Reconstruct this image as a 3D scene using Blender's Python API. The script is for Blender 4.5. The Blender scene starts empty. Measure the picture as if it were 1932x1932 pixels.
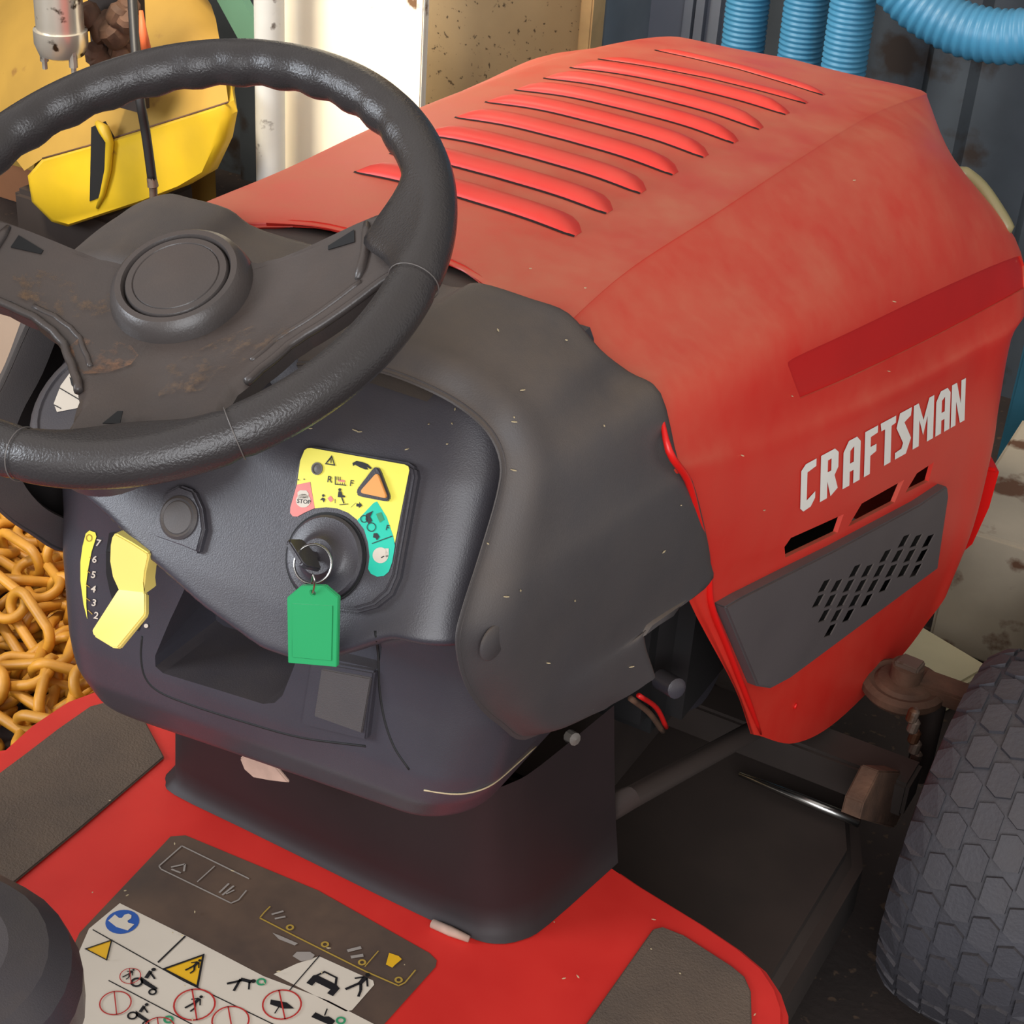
import bpy, bmesh, math, random
from mathutils import Vector, Matrix
from mathutils.bvhtree import BVHTree
from mathutils.geometry import tessellate_polygon
random.seed(7)
SC = bpy.context.scene
COL = SC.collection
rad = math.radians

# ---------------------------------------------------------------- camera
FPX = 3300.0                       # focal length in pixels of a 1932 px frame
PITCH, YAW, ROLL = rad(31.5), rad(27.4), rad(-4.2)
fwd = Vector((-math.sin(YAW)*math.cos(PITCH), math.cos(YAW)*math.cos(PITCH), -math.sin(PITCH)))
r0 = Vector((math.cos(YAW), math.sin(YAW), 0)); d0 = fwd.cross(r0)
RGT = r0*math.cos(ROLL) + d0*math.sin(ROLL)
DWN = d0*math.cos(ROLL) - r0*math.sin(ROLL)
CAM = Vector((0.691, -0.833, 1.425))
cd = bpy.data.cameras.new('camera'); cam = bpy.data.objects.new('camera', cd); COL.objects.link(cam)
cd.sensor_width = 36; cd.sensor_height = 36; cd.sensor_fit = 'HORIZONTAL'
cd.lens = FPX/1932*36; cd.clip_start = .02; cd.clip_end = 60
m = Matrix((RGT, -DWN, -fwd)).transposed().to_4x4(); m.translation = CAM
cam.matrix_world = m
SC.camera = cam

# ---------------------------------------------------------------- light and exposure
SC.view_settings.view_transform = 'Standard'; SC.view_settings.look = 'None'
SC.view_settings.gamma = 1; SC.view_settings.exposure = 0.0; SC.view_settings.use_curve_mapping = False
W = bpy.data.worlds.new('world'); SC.world = W; W.use_nodes = True
bg = W.node_tree.nodes['Background']; bg.inputs[0].default_value = (.92, .88, .84, 1); bg.inputs[1].default_value = .72

def area(name, loc, target, size, power, col, sy=None):
    l = bpy.data.lights.new(name, 'AREA'); l.energy = power; l.color = col
    l.shape = 'RECTANGLE'; l.size = size; l.size_y = sy or size
    o = bpy.data.objects.new(name, l); COL.objects.link(o); o.location = loc
    o.rotation_euler = (Vector(target)-Vector(loc)).to_track_quat('-Z', 'Y').to_euler()
    return o
area('daylight_from_open_door', (1.7, -2.8, 1.9), (.1, .4, .6), 2.4, 105, (.94, .96, 1), 2.2)
area('daylight_from_left_window', (-2.6, -1.9, 1.7), (0, .3, .6), 1.5, 100, (.84, .91, 1), 1.3)
lamp = area('overhead_lamp', (-1.15, .35, 2.3), (-1.0, 1.46, .45), .4, 17, (1, .88, .70)); lamp.data.spread = rad(85)

# ---------------------------------------------------------------- unprojection used to lay out the parts
def ray(px, py): return RGT*((px-966)/FPX) + DWN*((py-966)/FPX) + fwd
def U(px, py, x=None, y=None, z=None, d=None):
    r = ray(px, py)
    if x is not None: t = (x-CAM.x)/r.x
    elif y is not None: t = (y-CAM.y)/r.y
    elif z is not None: t = (z-CAM.z)/r.z
    else: t = d
    return CAM + r*t
def UP(px, py, n, c):               # plane n.p = c
    n = Vector(n); r = ray(px, py)
    return CAM + r*((c-n.dot(CAM))/n.dot(r))
def lerp(a, b, t): return a+(b-a)*t
def interp(tab, t):
    if t <= tab[0][0]: return tab[0][1]
    for (a, b), (c, d) in zip(tab, tab[1:]):
        if t <= c: return b+(d-b)*(t-a)/(c-a)
    return tab[-1][1]

# ---------------------------------------------------------------- materials
MAT = {}
def srgb(c):
    return tuple(((v/255)/12.92 if v/255 <= .04045 else ((v/255+.055)/1.055)**2.4) for v in c)
def mat(name, col, rough=.5, metal=0, dust=None, dustamt=0, bump=0, bscale=60, var=.12, vscale=8, spec=.5, trans=0, upbias=True, spots=None, spotamt=.0, spotscale=30, stripe=None):
    """procedural material: base colour with noise variation, optional dust lying on upward faces, optional rust/dirt spots"""
    mt = bpy.data.materials.new(name); mt.use_nodes = True; MAT[name] = mt
    nt = mt.node_tree; N = nt.nodes; L = nt.links; b = N['Principled BSDF']
    c = srgb(col); tc = N.new('ShaderNodeTexCoord')
    n = N.new('ShaderNodeTexNoise'); n.inputs['Scale'].default_value = vscale; n.inputs['Detail'].default_value = 6
    L.new(tc.outputs['Object'], n.inputs['Vector'])
    rp = N.new('ShaderNodeValToRGB'); rp.color_ramp.elements[0].position = .3; rp.color_ramp.elements[1].position = .7
    rp.color_ramp.elements[0].color = tuple(v*(1-var) for v in c)+(1,); rp.color_ramp.elements[1].color = tuple(min(1, v*(1+var)) for v in c)+(1,)
    L.new(n.outputs['Fac'], rp.inputs['Fac']); cur = rp.outputs['Color']
    rgh = rough
    if spots:
        n3 = N.new('ShaderNodeTexNoise'); n3.inputs['Scale'].default_value = spotscale; n3.inputs['Detail'].default_value = 8
        L.new(tc.outputs['Object'], n3.inputs['Vector'])
        r3 = N.new('ShaderNodeValToRGB'); r3.color_ramp.elements[0].position = .62-spotamt; r3.color_ramp.elements[1].position = .68-spotamt*.8
        L.new(n3.outputs['Fac'], r3.inputs['Fac'])
        mx = N.new('ShaderNodeMixRGB'); mx.inputs['Color2'].default_value = srgb(spots)+(1,)
        L.new(r3.outputs['Color'], mx.inputs['Fac']); L.new(cur, mx.inputs['Color1']); cur = mx.outputs['Color']
    if dust:
        g = N.new('ShaderNodeNewGeometry'); sp = N.new('ShaderNodeSeparateXYZ'); L.new(g.outputs['Normal'], sp.inputs[0])
        mr = N.new('ShaderNodeMapRange'); mr.inputs['From Min'].default_value = .15; mr.inputs['From Max'].default_value = 1.0
        mr.inputs['To Min'].default_value = .2 if upbias else 1; mr.inputs['To Max'].default_value = 1
        L.new(sp.outputs['Z'], mr.inputs['Value'])
        n2 = N.new('ShaderNodeTexNoise'); n2.inputs['Scale'].default_value = 14; n2.inputs['Detail'].default_value = 10; n2.inputs['Roughness'].default_value = .65
        L.new(tc.outputs['Object'], n2.inputs['Vector'])
        r2 = N.new('ShaderNodeMapRange'); r2.inputs['From Min'].default_value = .3; r2.inputs['From Max'].default_value = .7
        r2.inputs['To Min'].default_value = .55*dustamt; r2.inputs['To Max'].default_value = min(1, 1.3*dustamt)
        L.new(n2.outputs['Fac'], r2.inputs['Value'])
        mu = N.new('ShaderNodeMath'); mu.operation = 'MULTIPLY'; L.new(mr.outputs[0], mu.inputs[0]); L.new(r2.outputs[0], mu.inputs[1])
        mx = N.new('ShaderNodeMixRGB'); mx.inputs['Color2'].default_value = srgb(dust)+(1,)
        L.new(mu.outputs[0], mx.inputs['Fac']); L.new(cur, mx.inputs['Color1']); cur = mx.outputs['Color']
        ra = N.new('ShaderNodeMapRange'); ra.inputs['To Min'].default_value = rough; ra.inputs['To Max'].default_value = min(1, rough+.35)
        L.new(mu.outputs[0], ra.inputs['Value']); L.new(ra.outputs[0], b.inputs['Roughness'])
    else:
        b.inputs['Roughness'].default_value = rough
    L.new(cur, b.inputs['Base Color'])
    b.inputs['Metallic'].default_value = metal
    b.inputs['Specular IOR Level'].default_value = spec
    if trans:
        b.inputs['Transmission Weight'].default_value = trans
    if bump:
        nb = N.new('ShaderNodeTexNoise'); nb.inputs['Scale'].default_value = bscale; nb.inputs['Detail'].default_value = 4
        L.new(tc.outputs['Object'], nb.inputs['Vector'])
        bp = N.new('ShaderNodeBump'); bp.inputs['Strength'].default_value = bump; bp.inputs['Distance'].default_value = .002
        L.new(nb.outputs['Fac'], bp.inputs['Height']); L.new(bp.outputs[0], b.inputs['Normal'])
    return mt
mat('red_paint', (208, 26, 22), .32, dust=(204, 122, 92), dustamt=.62, var=.06, vscale=5)
mat('red_clean', (214, 24, 20), .35, var=.06)
mat('red_band', (192, 26, 24), .4, var=.05)
mat('red_louver', (222, 34, 24), .4, dust=(205, 120, 100), dustamt=.25, var=.06)
mat('red_footplate', (212, 30, 26), .5, dust=(150, 80, 60), dustamt=.14, var=.1, vscale=14)
mat('black_plastic', (58, 57, 65), .31, dust=(100, 86, 72), dustamt=.28, bump=.12, bscale=900, var=.1, vscale=10)
mat('grey_plastic', (62, 60, 63), .5, dust=(118, 100, 82), dustamt=.42, bump=.15, bscale=900, var=.1, vscale=10)
mat('wheel_rubber', (50, 47, 48), .24, dust=(96, 84, 70), dustamt=.12, bump=.3, bscale=620, var=.12)
mat('wheel_plastic', (66, 62, 61), .34, dust=(118, 88, 66), dustamt=.16, bump=.1, bscale=600, var=.12, vscale=16)
mat('trim_grey', (78, 72, 74), .55, dust=(120, 104, 90), dustamt=.3, var=.08, bump=.1, bscale=700)
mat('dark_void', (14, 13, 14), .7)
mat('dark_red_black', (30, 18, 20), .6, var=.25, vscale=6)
mat('mat_rubber', (70, 60, 54), .85, dust=(118, 98, 80), dustamt=.4, bump=.5, bscale=500, var=.15)
mat('decal_white', (208, 195, 178), .5, var=.06)
mat('decal_black', (26, 24, 26), .5)
mat('decal_dark', (44, 40, 42), .5, dust=(120, 92, 70), dustamt=.45, vscale=5)
mat('decal_yellow', (244, 230, 92), .4, var=.03)
mat('decal_amber', (226, 172, 34), .45)
mat('decal_blue', (40, 84, 160), .45)
mat('decal_red', (176, 46, 42), .45)
mat('decal_pink', (226, 128, 120), .45)
mat('decal_teal', (20, 190, 160), .4, var=.03)
mat('decal_green', (52, 140, 96), .45)
mat('decal_gold', (170, 138, 60), .45)
mat('decal_grey', (150, 140, 132), .5)
mat('button_orange', (232, 158, 84), .45, var=.03)
mat('lever_yellow', (238, 216, 118), .45, var=.05)
mat('tag_green', (48, 158, 98), .3, var=.05, spec=.6)
mat('steel', (190, 188, 184), .25, metal=1)
mat('chrome', (214, 208, 196), .28, metal=.75, spots=(70, 54, 40), spotamt=.03, spotscale=40)
mat('logo_white', (236, 232, 224), .5, var=.05)
mat('tyre', (62, 62, 69), .62, dust=(96, 84, 74), dustamt=.3, bump=.35, bscale=260, var=.15, vscale=20)
mat('rust', (88, 62, 46), .8, var=.35, vscale=30, bump=.4, bscale=160)
mat('dirty_steel', (120, 104, 92), .5, metal=.6, spots=(92, 60, 40), spotamt=.08)
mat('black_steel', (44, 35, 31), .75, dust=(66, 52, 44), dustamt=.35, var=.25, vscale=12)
mat('chain_yellow', (198, 140, 40), .42, dust=(130, 92, 50), dustamt=.3, var=.3, vscale=18)
mat('housing_yellow', (208, 172, 22), .42, dust=(176, 136, 70), dustamt=.5, var=.12, spots=(160, 120, 40), spotamt=-.04)
mat('lid_tan', (158, 124, 52), .6, var=.2, vscale=5, spots=(120, 84, 40), spotamt=-.01, spotscale=12)
mat('cream_sheet', (248, 240, 218), .5, var=.03, spots=(120, 88, 56), spotamt=-.022, spotscale=16)
mat('grey_post', (196, 198, 194), .55, spots=(90, 84, 78), spotamt=-.01, spotscale=26)
mat('green_bar', (112, 158, 134), .5, var=.1)
mat('tan_wall', (190, 162, 120), .55, var=.22, vscale=3, spots=(96, 78, 56), spotamt=-.02, spotscale=110)
mat('wood', (206, 168, 116), .7, var=.18, vscale=14)
mat('bluegrey_frame', (120, 130, 138), .5)
mat('door_metal', (132, 138, 150), .5, metal=.2, var=.12, vscale=4)
mat('wall_metal', (74, 80, 86), .55, metal=.3, var=.3, vscale=5, spots=(58, 48, 42), spotamt=.08, spotscale=8)
mat('hose_blue', (60, 130, 166), .4, var=.08, dust=(120, 140, 150), dustamt=.2)
mat('floor', (52, 42, 38), .9, var=.35, vscale=6, spots=(84, 66, 52), spotamt=.0, spotscale=60, bump=.5, bscale=90)
mat('board_tan', (158, 138, 120), .75, var=.08, vscale=5)
mat('pale_dirty', (176, 164, 144), .75, spots=(104, 72, 52), spotamt=.04, spotscale=14, var=.15)
mat('grey_bin', (120, 116, 120), .55, var=.08)
mat('teal_dark', (30, 78, 96), .5, var=.2)
mat('cream_board', (206, 196, 160), .7, var=.12)
mat('leaf', (170, 140, 124), .8, var=.2, vscale=40)
mat('cable_black', (26, 25, 26), .5)
mat('brown_box', (150, 100, 66), .8, var=.15)
mat('orange_tag', (200, 96, 50), .6)
mat('web_white', (186, 168, 132), .7)
mat('flange_grey', (104, 98, 92), .45, var=.15)

# ---------------------------------------------------------------- mesh helpers
def link(name, verts, faces, material, parent=None, smooth=False, kind=None, auto=None):
    me = bpy.data.meshes.new(name); me.from_pydata([tuple(v) for v in verts], [], faces); me.validate()
    bm = bmesh.new(); bm.from_mesh(me); bmesh.ops.recalc_face_normals(bm, faces=bm.faces); bm.to_mesh(me); bm.free()
    return link_me(name, me, material, parent, smooth, kind, auto)
def link_me(name, me, material, parent=None, smooth=False, kind=None, auto=None):
    if material and not me.materials: me.materials.append(MAT[material] if isinstance(material, str) else material)
    o = bpy.data.objects.new(name, me); COL.objects.link(o)
    if smooth or auto:
        for p in me.polygons: p.use_smooth = True
        if auto: me.set_sharp_from_angle(angle=rad(auto))
    if parent: adopt(o, parent)
    if kind: o['kind'] = kind
    return o
def world_of(o):
    mw = Matrix.LocRotScale(o.location, o.rotation_euler, o.scale)
    return mw if not o.parent else world_of(o.parent) @ o.matrix_parent_inverse @ mw
def adopt(o, parent):
    o.parent = parent; o.matrix_parent_inverse = world_of(parent).inverted()
def thing(name, label, cat, loc=(0, 0, 0), group=None):
    o = bpy.data.objects.new(name, None); COL.objects.link(o); o.location = loc; o.empty_display_size = .05
    return tag(o, label, cat, group)
def tag(o, label, cat, group=None):
    o['label'] = label; o['category'] = cat
    if group: o['group'] = group
    return o
def struct(o): o['kind'] = 'structure'; return o
class MB:
    def __init__(s): s.v = []; s.f = []
    def add(s, v, f):
        n = len(s.v); s.v += [Vector(p) for p in v]; s.f += [tuple(i+n for i in q) for q in f]; return s
    def box(s, a, b):
        (x0, y0, z0), (x1, y1, z1) = a, b
        return s.add([(x0,y0,z0),(x1,y0,z0),(x1,y1,z0),(x0,y1,z0),(x0,y0,z1),(x1,y0,z1),(x1,y1,z1),(x0,y1,z1)],
                     [(0,3,2,1),(4,5,6,7),(0,1,5,4),(1,2,6,5),(2,3,7,6),(3,0,4,7)])
    def prism(s, poly, vec):                 # poly: 3D loop, extruded by vec (Vector or list)
        n = len(poly); poly = [Vector(p) for p in poly]
        top = [p+Vector(vec) for p in poly]
        tri = tessellate_polygon([poly])
        f = [tuple(t) for t in tri] + [tuple(i+n for i in reversed(t)) for t in tri] + [(i, (i+1) % n, (i+1) % n+n, i+n) for i in range(n)]
        return s.add(poly+top, f)
    def tube(s, pts, r, n=12, caps=True):
        pts = [Vector(p) for p in pts]; rs = r if isinstance(r, (list, tuple)) else [r]*len(pts)
        up = None; rings = []
        for i, p in enumerate(pts):
            t = (pts[min(i+1, len(pts)-1)]-pts[max(i-1, 0)]).normalized()
            if up is None: up = t.orthogonal().normalized()
            up = (up-t*up.dot(t)).normalized(); w = t.cross(up)
            rings.append([p+(up*math.cos(2*math.pi*k/n)+w*math.sin(2*math.pi*k/n))*rs[i] for k in range(n)])
        v = [q for rr in rings for q in rr]
        f = [(i*n+k, i*n+(k+1) % n, (i+1)*n+(k+1) % n, (i+1)*n+k) for i in range(len(rings)-1) for k in range(n)]
        if caps: f += [tuple(range(n)), tuple(reversed(range((len(rings)-1)*n, len(rings)*n)))]
        return s.add(v, f)
    def lathe(s, prof, c, axis, n=32, ref=None):   # prof: (radius, height along axis)
        axis = Vector(axis).normalized(); u = (Vector(ref)-axis*axis.dot(Vector(ref))).normalized() if ref else axis.orthogonal().normalized(); w = axis.cross(u); c = Vector(c)
        v = [c+axis*h+(u*math.cos(2*math.pi*k/n)+w*math.sin(2*math.pi*k/n))*r for r, h in prof for k in range(n)]
        f = [(i*n+k, i*n+(k+1) % n, (i+1)*n+(k+1) % n, (i+1)*n+k) for i in range(len(prof)-1) for k in range(n)]
        if prof[0][0] > 1e-6: f.append(tuple(reversed(range(n))))
        if prof[-1][0] > 1e-6: f.append(tuple(range((len(prof)-1)*n, len(prof)*n)))
        return s.add(v, f)
    def grid(s, rows):
        n = len(rows[0]); v = [p for r in rows for p in r]
        return s.add(v, [(i*n+j, i*n+j+1, (i+1)*n+j+1, (i+1)*n+j) for i in range(len(rows)-1) for j in range(n-1)])
    def obj(s, name, material, parent=None, **k): return link(name, s.v, s.f, material, parent, **k)
def cr(pts, n):                              # Catmull-Rom through points, n samples per span
    pts = [Vector(p) for p in pts]; out = []
    for i in range(len(pts)-1):
        p0 = pts[i-1] if i else pts[0]*2-pts[1]; p1, p2 = pts[i], pts[i+1]; p3 = pts[i+2] if i+2 < len(pts) else p2*2-p1
        for k in range(n):
            t = k/n
            out.append(((p1*2)+(p2-p0)*t+(p0*2-p1*5+p2*4-p3)*t*t+(p1*3-p0-p2*3+p3)*t**3)*.5)
    out.append(pts[-1]); return out
def surf(ctrl, nu, nv):                      # bicubic surface through a control net
    rows = [cr(r, nu) for r in ctrl]
    cols = [cr([r[j] for r in rows], nv) for j in range(len(rows[0]))]
    return [[c[i] for c in cols] for i in range(len(cols[0]))]
def bevel(o, w=.002, seg=2, ang=30):
    me = o.data; bm = bmesh.new(); bm.from_mesh(me)
    bmesh.ops.remove_doubles(bm, verts=bm.verts, dist=1e-6)
    bmesh.ops.dissolve_limit(bm, angle_limit=rad(1), verts=bm.verts, edges=bm.edges)
    es = [e for e in bm.edges if len(e.link_faces) == 2 and e.calc_face_angle(0) > rad(ang)]
    bmesh.ops.bevel(bm, geom=es, offset=w, segments=seg, affect='EDGES', clamp_overlap=True)
    bm.to_mesh(me); bm.free()
    for p in me.polygons: p.use_smooth = True
    me.set_sharp_from_angle(angle=rad(40)); return o
def bake(o, *mods):                          # apply modifiers (list of (type, dict)) to an object's mesh
    for t, d in mods:
        md = o.modifiers.new(t, t)
        for k, v in d.items(): setattr(md, k, v)
    dg = bpy.context.evaluated_depsgraph_get(); dg.update()
    me = bpy.data.meshes.new_from_object(o.evaluated_get(dg)); o.modifiers.clear(); o.data = me; return o
def drop(o): 
    me = o.data; bpy.data.objects.remove(o, do_unlink=True)
    if me and me.users == 0: bpy.data.meshes.remove(me)
def bvh(*objs):
    v = []; f = []
    for o in objs:
        n = len(v); v += [p.co.copy() for p in o.data.vertices]; f += [tuple(i+n for i in p.vertices) for p in o.data.polygons]
    return BVHTree.FromPolygons(v, f)
def hit(tree, px, py, off=0):
    loc, n, i, d = tree.ray_cast(CAM, ray(px, py).normalized())
    if loc is None: return None
    if n.dot(loc-CAM) > 0: n = -n
    return loc+n*off
def boolean(o, cutters):
    for c in cutters:
        bake(o, ('BOOLEAN', dict(object=c, operation='DIFFERENCE', solver='EXACT')))
        drop(c)
    return o
# flat print: loops in px (or any 2D) mapped to 3D by fn(u,v)
def circ(cx, cy, r, ry=None, n=20, a0=0, a1=360):
    ry = ry or r
    return [(cx+r*math.cos(rad(a0+(a1-a0)*k/n)), cy+ry*math.sin(rad(a0+(a1-a0)*k/n))) for k in range(n if a1-a0 == 360 else n+1)]
def seg(p, q, w):
    dx, dy = q[0]-p[0], q[1]-p[1]; l = math.hypot(dx, dy) or 1; nx, ny = -dy/l*w/2, dx/l*w/2
    return [(p[0]+nx, p[1]+ny), (q[0]+nx, q[1]+ny), (q[0]-nx, q[1]-ny), (p[0]-nx, p[1]-ny)]
def poly_line(pts, w): return [[seg(a, b, w)] for a, b in zip(pts, pts[1:])]
def decal(name, shapes, material, parent, fn, th=None):
    """shapes: list of [outer, hole...] loops"""
    v = []; f = []
    for sh in shapes:
        loops3 = [[Vector((p[0], p[1], 0)) for p in lp] for lp in sh]
        flat = [p for lp in loops3 for p in lp]
        tri = tessellate_polygon(loops3); n = len(v)
        pts = [fn(p.x, p.y) for p in flat]
        if any(p is None for p in pts): continue
        v += pts; f += [tuple(i+n for i in t) for t in tri]
    o = link(name, v, f, material, parent)
    return o
def text_shapes(txt, place, bold=0):
    """letters as triangles, mapped by place(u,v) with cap height 1"""
    cu = bpy.data.curves.new('t', 'FONT'); cu.body = txt; cu.size = 1.39; cu.offset = bold; cu.align_x = 'CENTER'; cu.resolution_u = 3
    o = bpy.data.objects.new('t', cu); COL.objects.link(o)
    dg = bpy.context.evaluated_depsgraph_get(); dg.update(); me = bpy.data.meshes.new_from_object(o.evaluated_get(dg))
    out = [[[place(*me.vertices[i].co.xy) for i in p.vertices]] for p in me.polygons]
    bpy.data.objects.remove(o); bpy.data.curves.remove(cu); bpy.data.meshes.remove(me)
    return out
def at(cx, cy, s, ang=0, sx=1, flip=-1):      # place a unit glyph in px space
    c, n = math.cos(rad(ang)), math.sin(rad(ang))
    return lambda u, v: (cx+(u*sx*c-v*flip*n)*s, cy+(u*sx*n+v*flip*c)*s)
mat('lens_olive', (140, 130, 92), .4, var=.1)
mat('seam_grey', (96, 90, 87), .4)

def dust_mat(name, col, scale, lo, hi):          # thin film of loose dirt, patchy
    mt = bpy.data.materials.new(name); mt.use_nodes = True; MAT[name] = mt; nt = mt.node_tree; N = nt.nodes; L = nt.links; b = N['Principled BSDF']
    b.inputs['Base Color'].default_value = srgb(col)+(1,); b.inputs['Roughness'].default_value = .9
    tc = N.new('ShaderNodeTexCoord'); n = N.new('ShaderNodeTexNoise'); n.inputs['Scale'].default_value = scale; n.inputs['Detail'].default_value = 8; n.inputs['Roughness'].default_value = .7
    L.new(tc.outputs['Object'], n.inputs['Vector'])
    r = N.new('ShaderNodeMapRange'); r.inputs['From Min'].default_value = lo; r.inputs['From Max'].default_value = hi; L.new(n.outputs['Fac'], r.inputs['Value']); L.new(r.outputs[0], b.inputs['Alpha'])
dust_mat('loose_dirt', (146, 106, 78), 60, .47, .78)
dust_mat('loose_dirt_thin', (120, 92, 64), 70, .5, .85)
# ================================================================ the setting
floor = struct(MB().box((-4, -3, -.05), (2.6, 2.3, 0)).obj('floor', 'floor'))
def sheet_wall(name, x0, x1, y, h, pitch, depth, material):
    b = MB(); xs = []; x = x0
    while x < x1:
        xs += [(x, 0), (x+pitch*.55, 0), (x+pitch*.62, -depth), (x+pitch*.93, -depth)]; x += pitch
    front = [Vector((a, y+d, 0)) for a, d in xs]; n = len(front)
    b.grid([front, [p+Vector((0, 0, h)) for p in front]])
    b.grid([[p+Vector((0, .03, 0)) for p in front], [p+Vector((0, .03, h)) for p in front]])
    return struct(b.obj(name, material))
sheet_wall('wall_back', -4, 2.6, 2.12, 2.8, .21, .02, 'wall_metal')
b = MB().box((-4.02, -3, 0), (-4, 2.15, 2.8)); struct(b.obj('wall_left', 'tan_wall'))
# pale ribbed door leaf on the back wall
xa, xb = U(1160, 40, y=2.06).x, U(1378, 40, y=2.06).x
dr = struct(MB().box((xa, 2.045, .0), (xb, 2.075, 2.1)).obj('door_1', 'door_metal'))
for px in (1300, 1322, 1352):
    x = U(px, 40, y=2.04).x
    MB().box((x-.008, 2.03, .02), (x+.008, 2.046, 2.08)).obj('rib', 'door_metal', dr)
fx = U(1148, 40, y=1.9).x
struct(bevel(MB().box((fx-.012, 1.86, 0), (fx+.012, 2.05, 2.2)).obj('trim_1', 'bluegrey_frame'), .003))
xw0, xw1 = U(1112, 40, y=1.84).x, U(1136, 40, y=1.84).x
struct(bevel(MB().box((xw0, 1.80, 0), (xw1, 1.85, 2.2)).obj('trim_2', 'wood'), .003))
x0, x1 = U(780, 60, y=1.86).x, U(1114, 60, y=1.86).x
tw = struct(MB().box((x0-.04, 1.85, 0), (x1, 1.88, 2.2)).obj('wall_partition', 'tan_wall'))

# cream sheet, grey post, green bar
x0, x1 = U(533, 20, y=1.46).x, U(806, 20, y=1.46).x
cs = thing('metal_sheet', 'bright cream metal sheet with rust chips, upright behind the red hood', 'sheet', ((x0+x1)/2, 1.46, 0))
bevel(MB().box((x0, 1.455, 0), (x1, 1.467, 1.75)).obj('sheet', 'cream_sheet', cs), .002)
bevel(MB().box((x1-.012, 1.446, 0), (x1+.002, 1.455, 1.75)).obj('folded_edge', 'cream_sheet', cs), .002)
p = U(508, 40, y=1.38)
gp = thing('steel_post', 'pale grey steel post with dark specks beside the cream panel', 'post', (p.x, 1.38, 0))
MB().lathe([(.024, 0), (.024, 1.6)], (p.x, 1.38, 0), (0, 0, 1), 20).obj('tube', 'grey_post', gp, auto=30)
MB().lathe([(.06, 0), (.06, .02), (.045, .05), (.034, .14), (.026, .26), (.0245, .34), (.0, .34)], (p.x, 1.38, 0), (0, 0, 1), 20).obj('foot', 'grey_post', gp, auto=40)
gb = MB().prism([U(398, -20, y=1.70), U(446, -20, y=1.70), U(500, 130, y=1.70), U(462, 130, y=1.70)], (0, .02, 0))
a, c = U(398, -20, y=1.70), U(446, -20, y=1.70); e = U(480, 130, y=1.70); dz = (e-a)
k = e.z/abs(dz.z)
gb = MB().prism([a, c, c+(e-a)*(c.z/abs(dz.z)), a+(e-a)*(a.z/abs(dz.z))], (0, .02, 0)).obj('green_bar', 'green_bar')
tag(gb, 'narrow sage green bar leaning between the yellow machine and the grey post', 'bar')

# blue corrugated hoses
def hose(path, r, pitch, label):
    pts = cr(path, 14); L = [0]
    for a, b_ in zip(pts, pts[1:]): L.append(L[-1]+(b_-a).length)
    n = int(L[-1]/(pitch/4)); out = []; rs = []; j = 0
    for i in range(n+1):
        s = L[-1]*i/n
        while j < len(L)-2 and L[j+1] < s: j += 1
        t = (s-L[j])/max(1e-9, L[j+1]-L[j]); out.append(pts[j].lerp(pts[j+1], t))
        rs.append(r*(1.0 if i % 4 in (0, 1) else (.955 if i % 4 == 2 else .93)))
    o = MB().tube(out, rs, 22).obj('ribbed_hose', 'hose_blue', smooth=True)
    tag(o, label, 'hose', 'blue ribbed hoses by the back wall'); return o
def px_r(px_rad, p): return px_rad*(p-CAM).dot(fwd)/FPX
for px, yy, rr, lab in ((1407, 1.90, 42, 'leftmost of the three upright blue ribbed hoses, beside the pale ribbed door'),
                        (1518, 1.88, 43, 'middle one of the three upright blue ribbed hoses above the red hood'),
                        (1606, 1.80, 44, 'rightmost of the three upright blue ribbed hoses above the red hood')):
    p = U(px, 20, y=yy); r = px_r(rr, p)
    hose([(p.x, yy, 1.7), (p.x+.004, yy, 1.2), (p.x, yy, .8), (p.x+.006, yy, .4), (p.x, yy, .005)], r, .0085, lab)
pp = [(1560, -300), (1640, -110), (1715, -8), (1800, 48), (1875, 68), (1945, 66), (2080, 40), (2200, -60)]
hp = [U(px, py, y=1.72) for px, py in pp]
r = px_r(52, hp[4])
e0, e1 = hp[0], hp[-1]
hose([(e0.x-.04, 1.72, e0.z+.6)]+hp+[(e1.x+.05, 1.72, e1.z+.3), (e1.x+.07, 1.72, e1.z+.75)], r, .0135, 'blue ribbed hose sagging in a loop at the upper right corner')

# ================================================================ yellow machine at the far left
B0 = U(240, 400, y=1.30)
ym = thing('yellow_machine', 'dusty yellow machine with slotted plastic housing and chrome cylinder, behind the steering wheel', 'machine', (B0.x, 1.42, 0))
Y0 = 1.28
fr_px = [(80, 300), (180, 272), (290, 238), (380, 210), (430, 194), (437, 215), (428, 262), (400, 322), (352, 350), (280, 378), (130, 427), (100, 418), (62, 380), (54, 330)]
fl = [U(px, py, y=Y0) for px, py in fr_px]
cen = sum(fl, Vector())/len(fl)
def rim(poly, k, dy): return [Vector((cen.x+(p.x-cen.x)*k, p.y+dy, cen.z+(p.z-cen.z)*k)) for p in poly]
inner = rim(fl, .93, -.012)
back = []
for i, p in enumerate(fl):
    q = Vector((p.x-.19, Y0+.27, max(.05, p.z)))
    back.append(q)
mid = [f.lerp(g, .35) for i, (f, g) in enumerate(zip(fl, back))]
n = len(fl); mb = MB()
rings = [inner, rim(fl, .985, -.006), fl, rim(fl, 1.012, .012), mid, back]
for a_, b_ in zip(rings, rings[1:]):
    mb.add(a_+b_, [(i, (i+1) % n, (i+1) % n+n, i+n) for i in range(n)])
mb.add(inner, [tuple(range(n))]); mb.add(back, [tuple(reversed(range(n)))])
hs = mb.obj('housing', 'housing_yellow', ym)
bm = bmesh.new(); bm.from_mesh(hs.data); bmesh.ops.remove_doubles(bm, verts=bm.verts, dist=1e-5); bmesh.ops.recalc_face_normals(bm, faces=bm.faces); bm.to_mesh(hs.data); bm.free()
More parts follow.
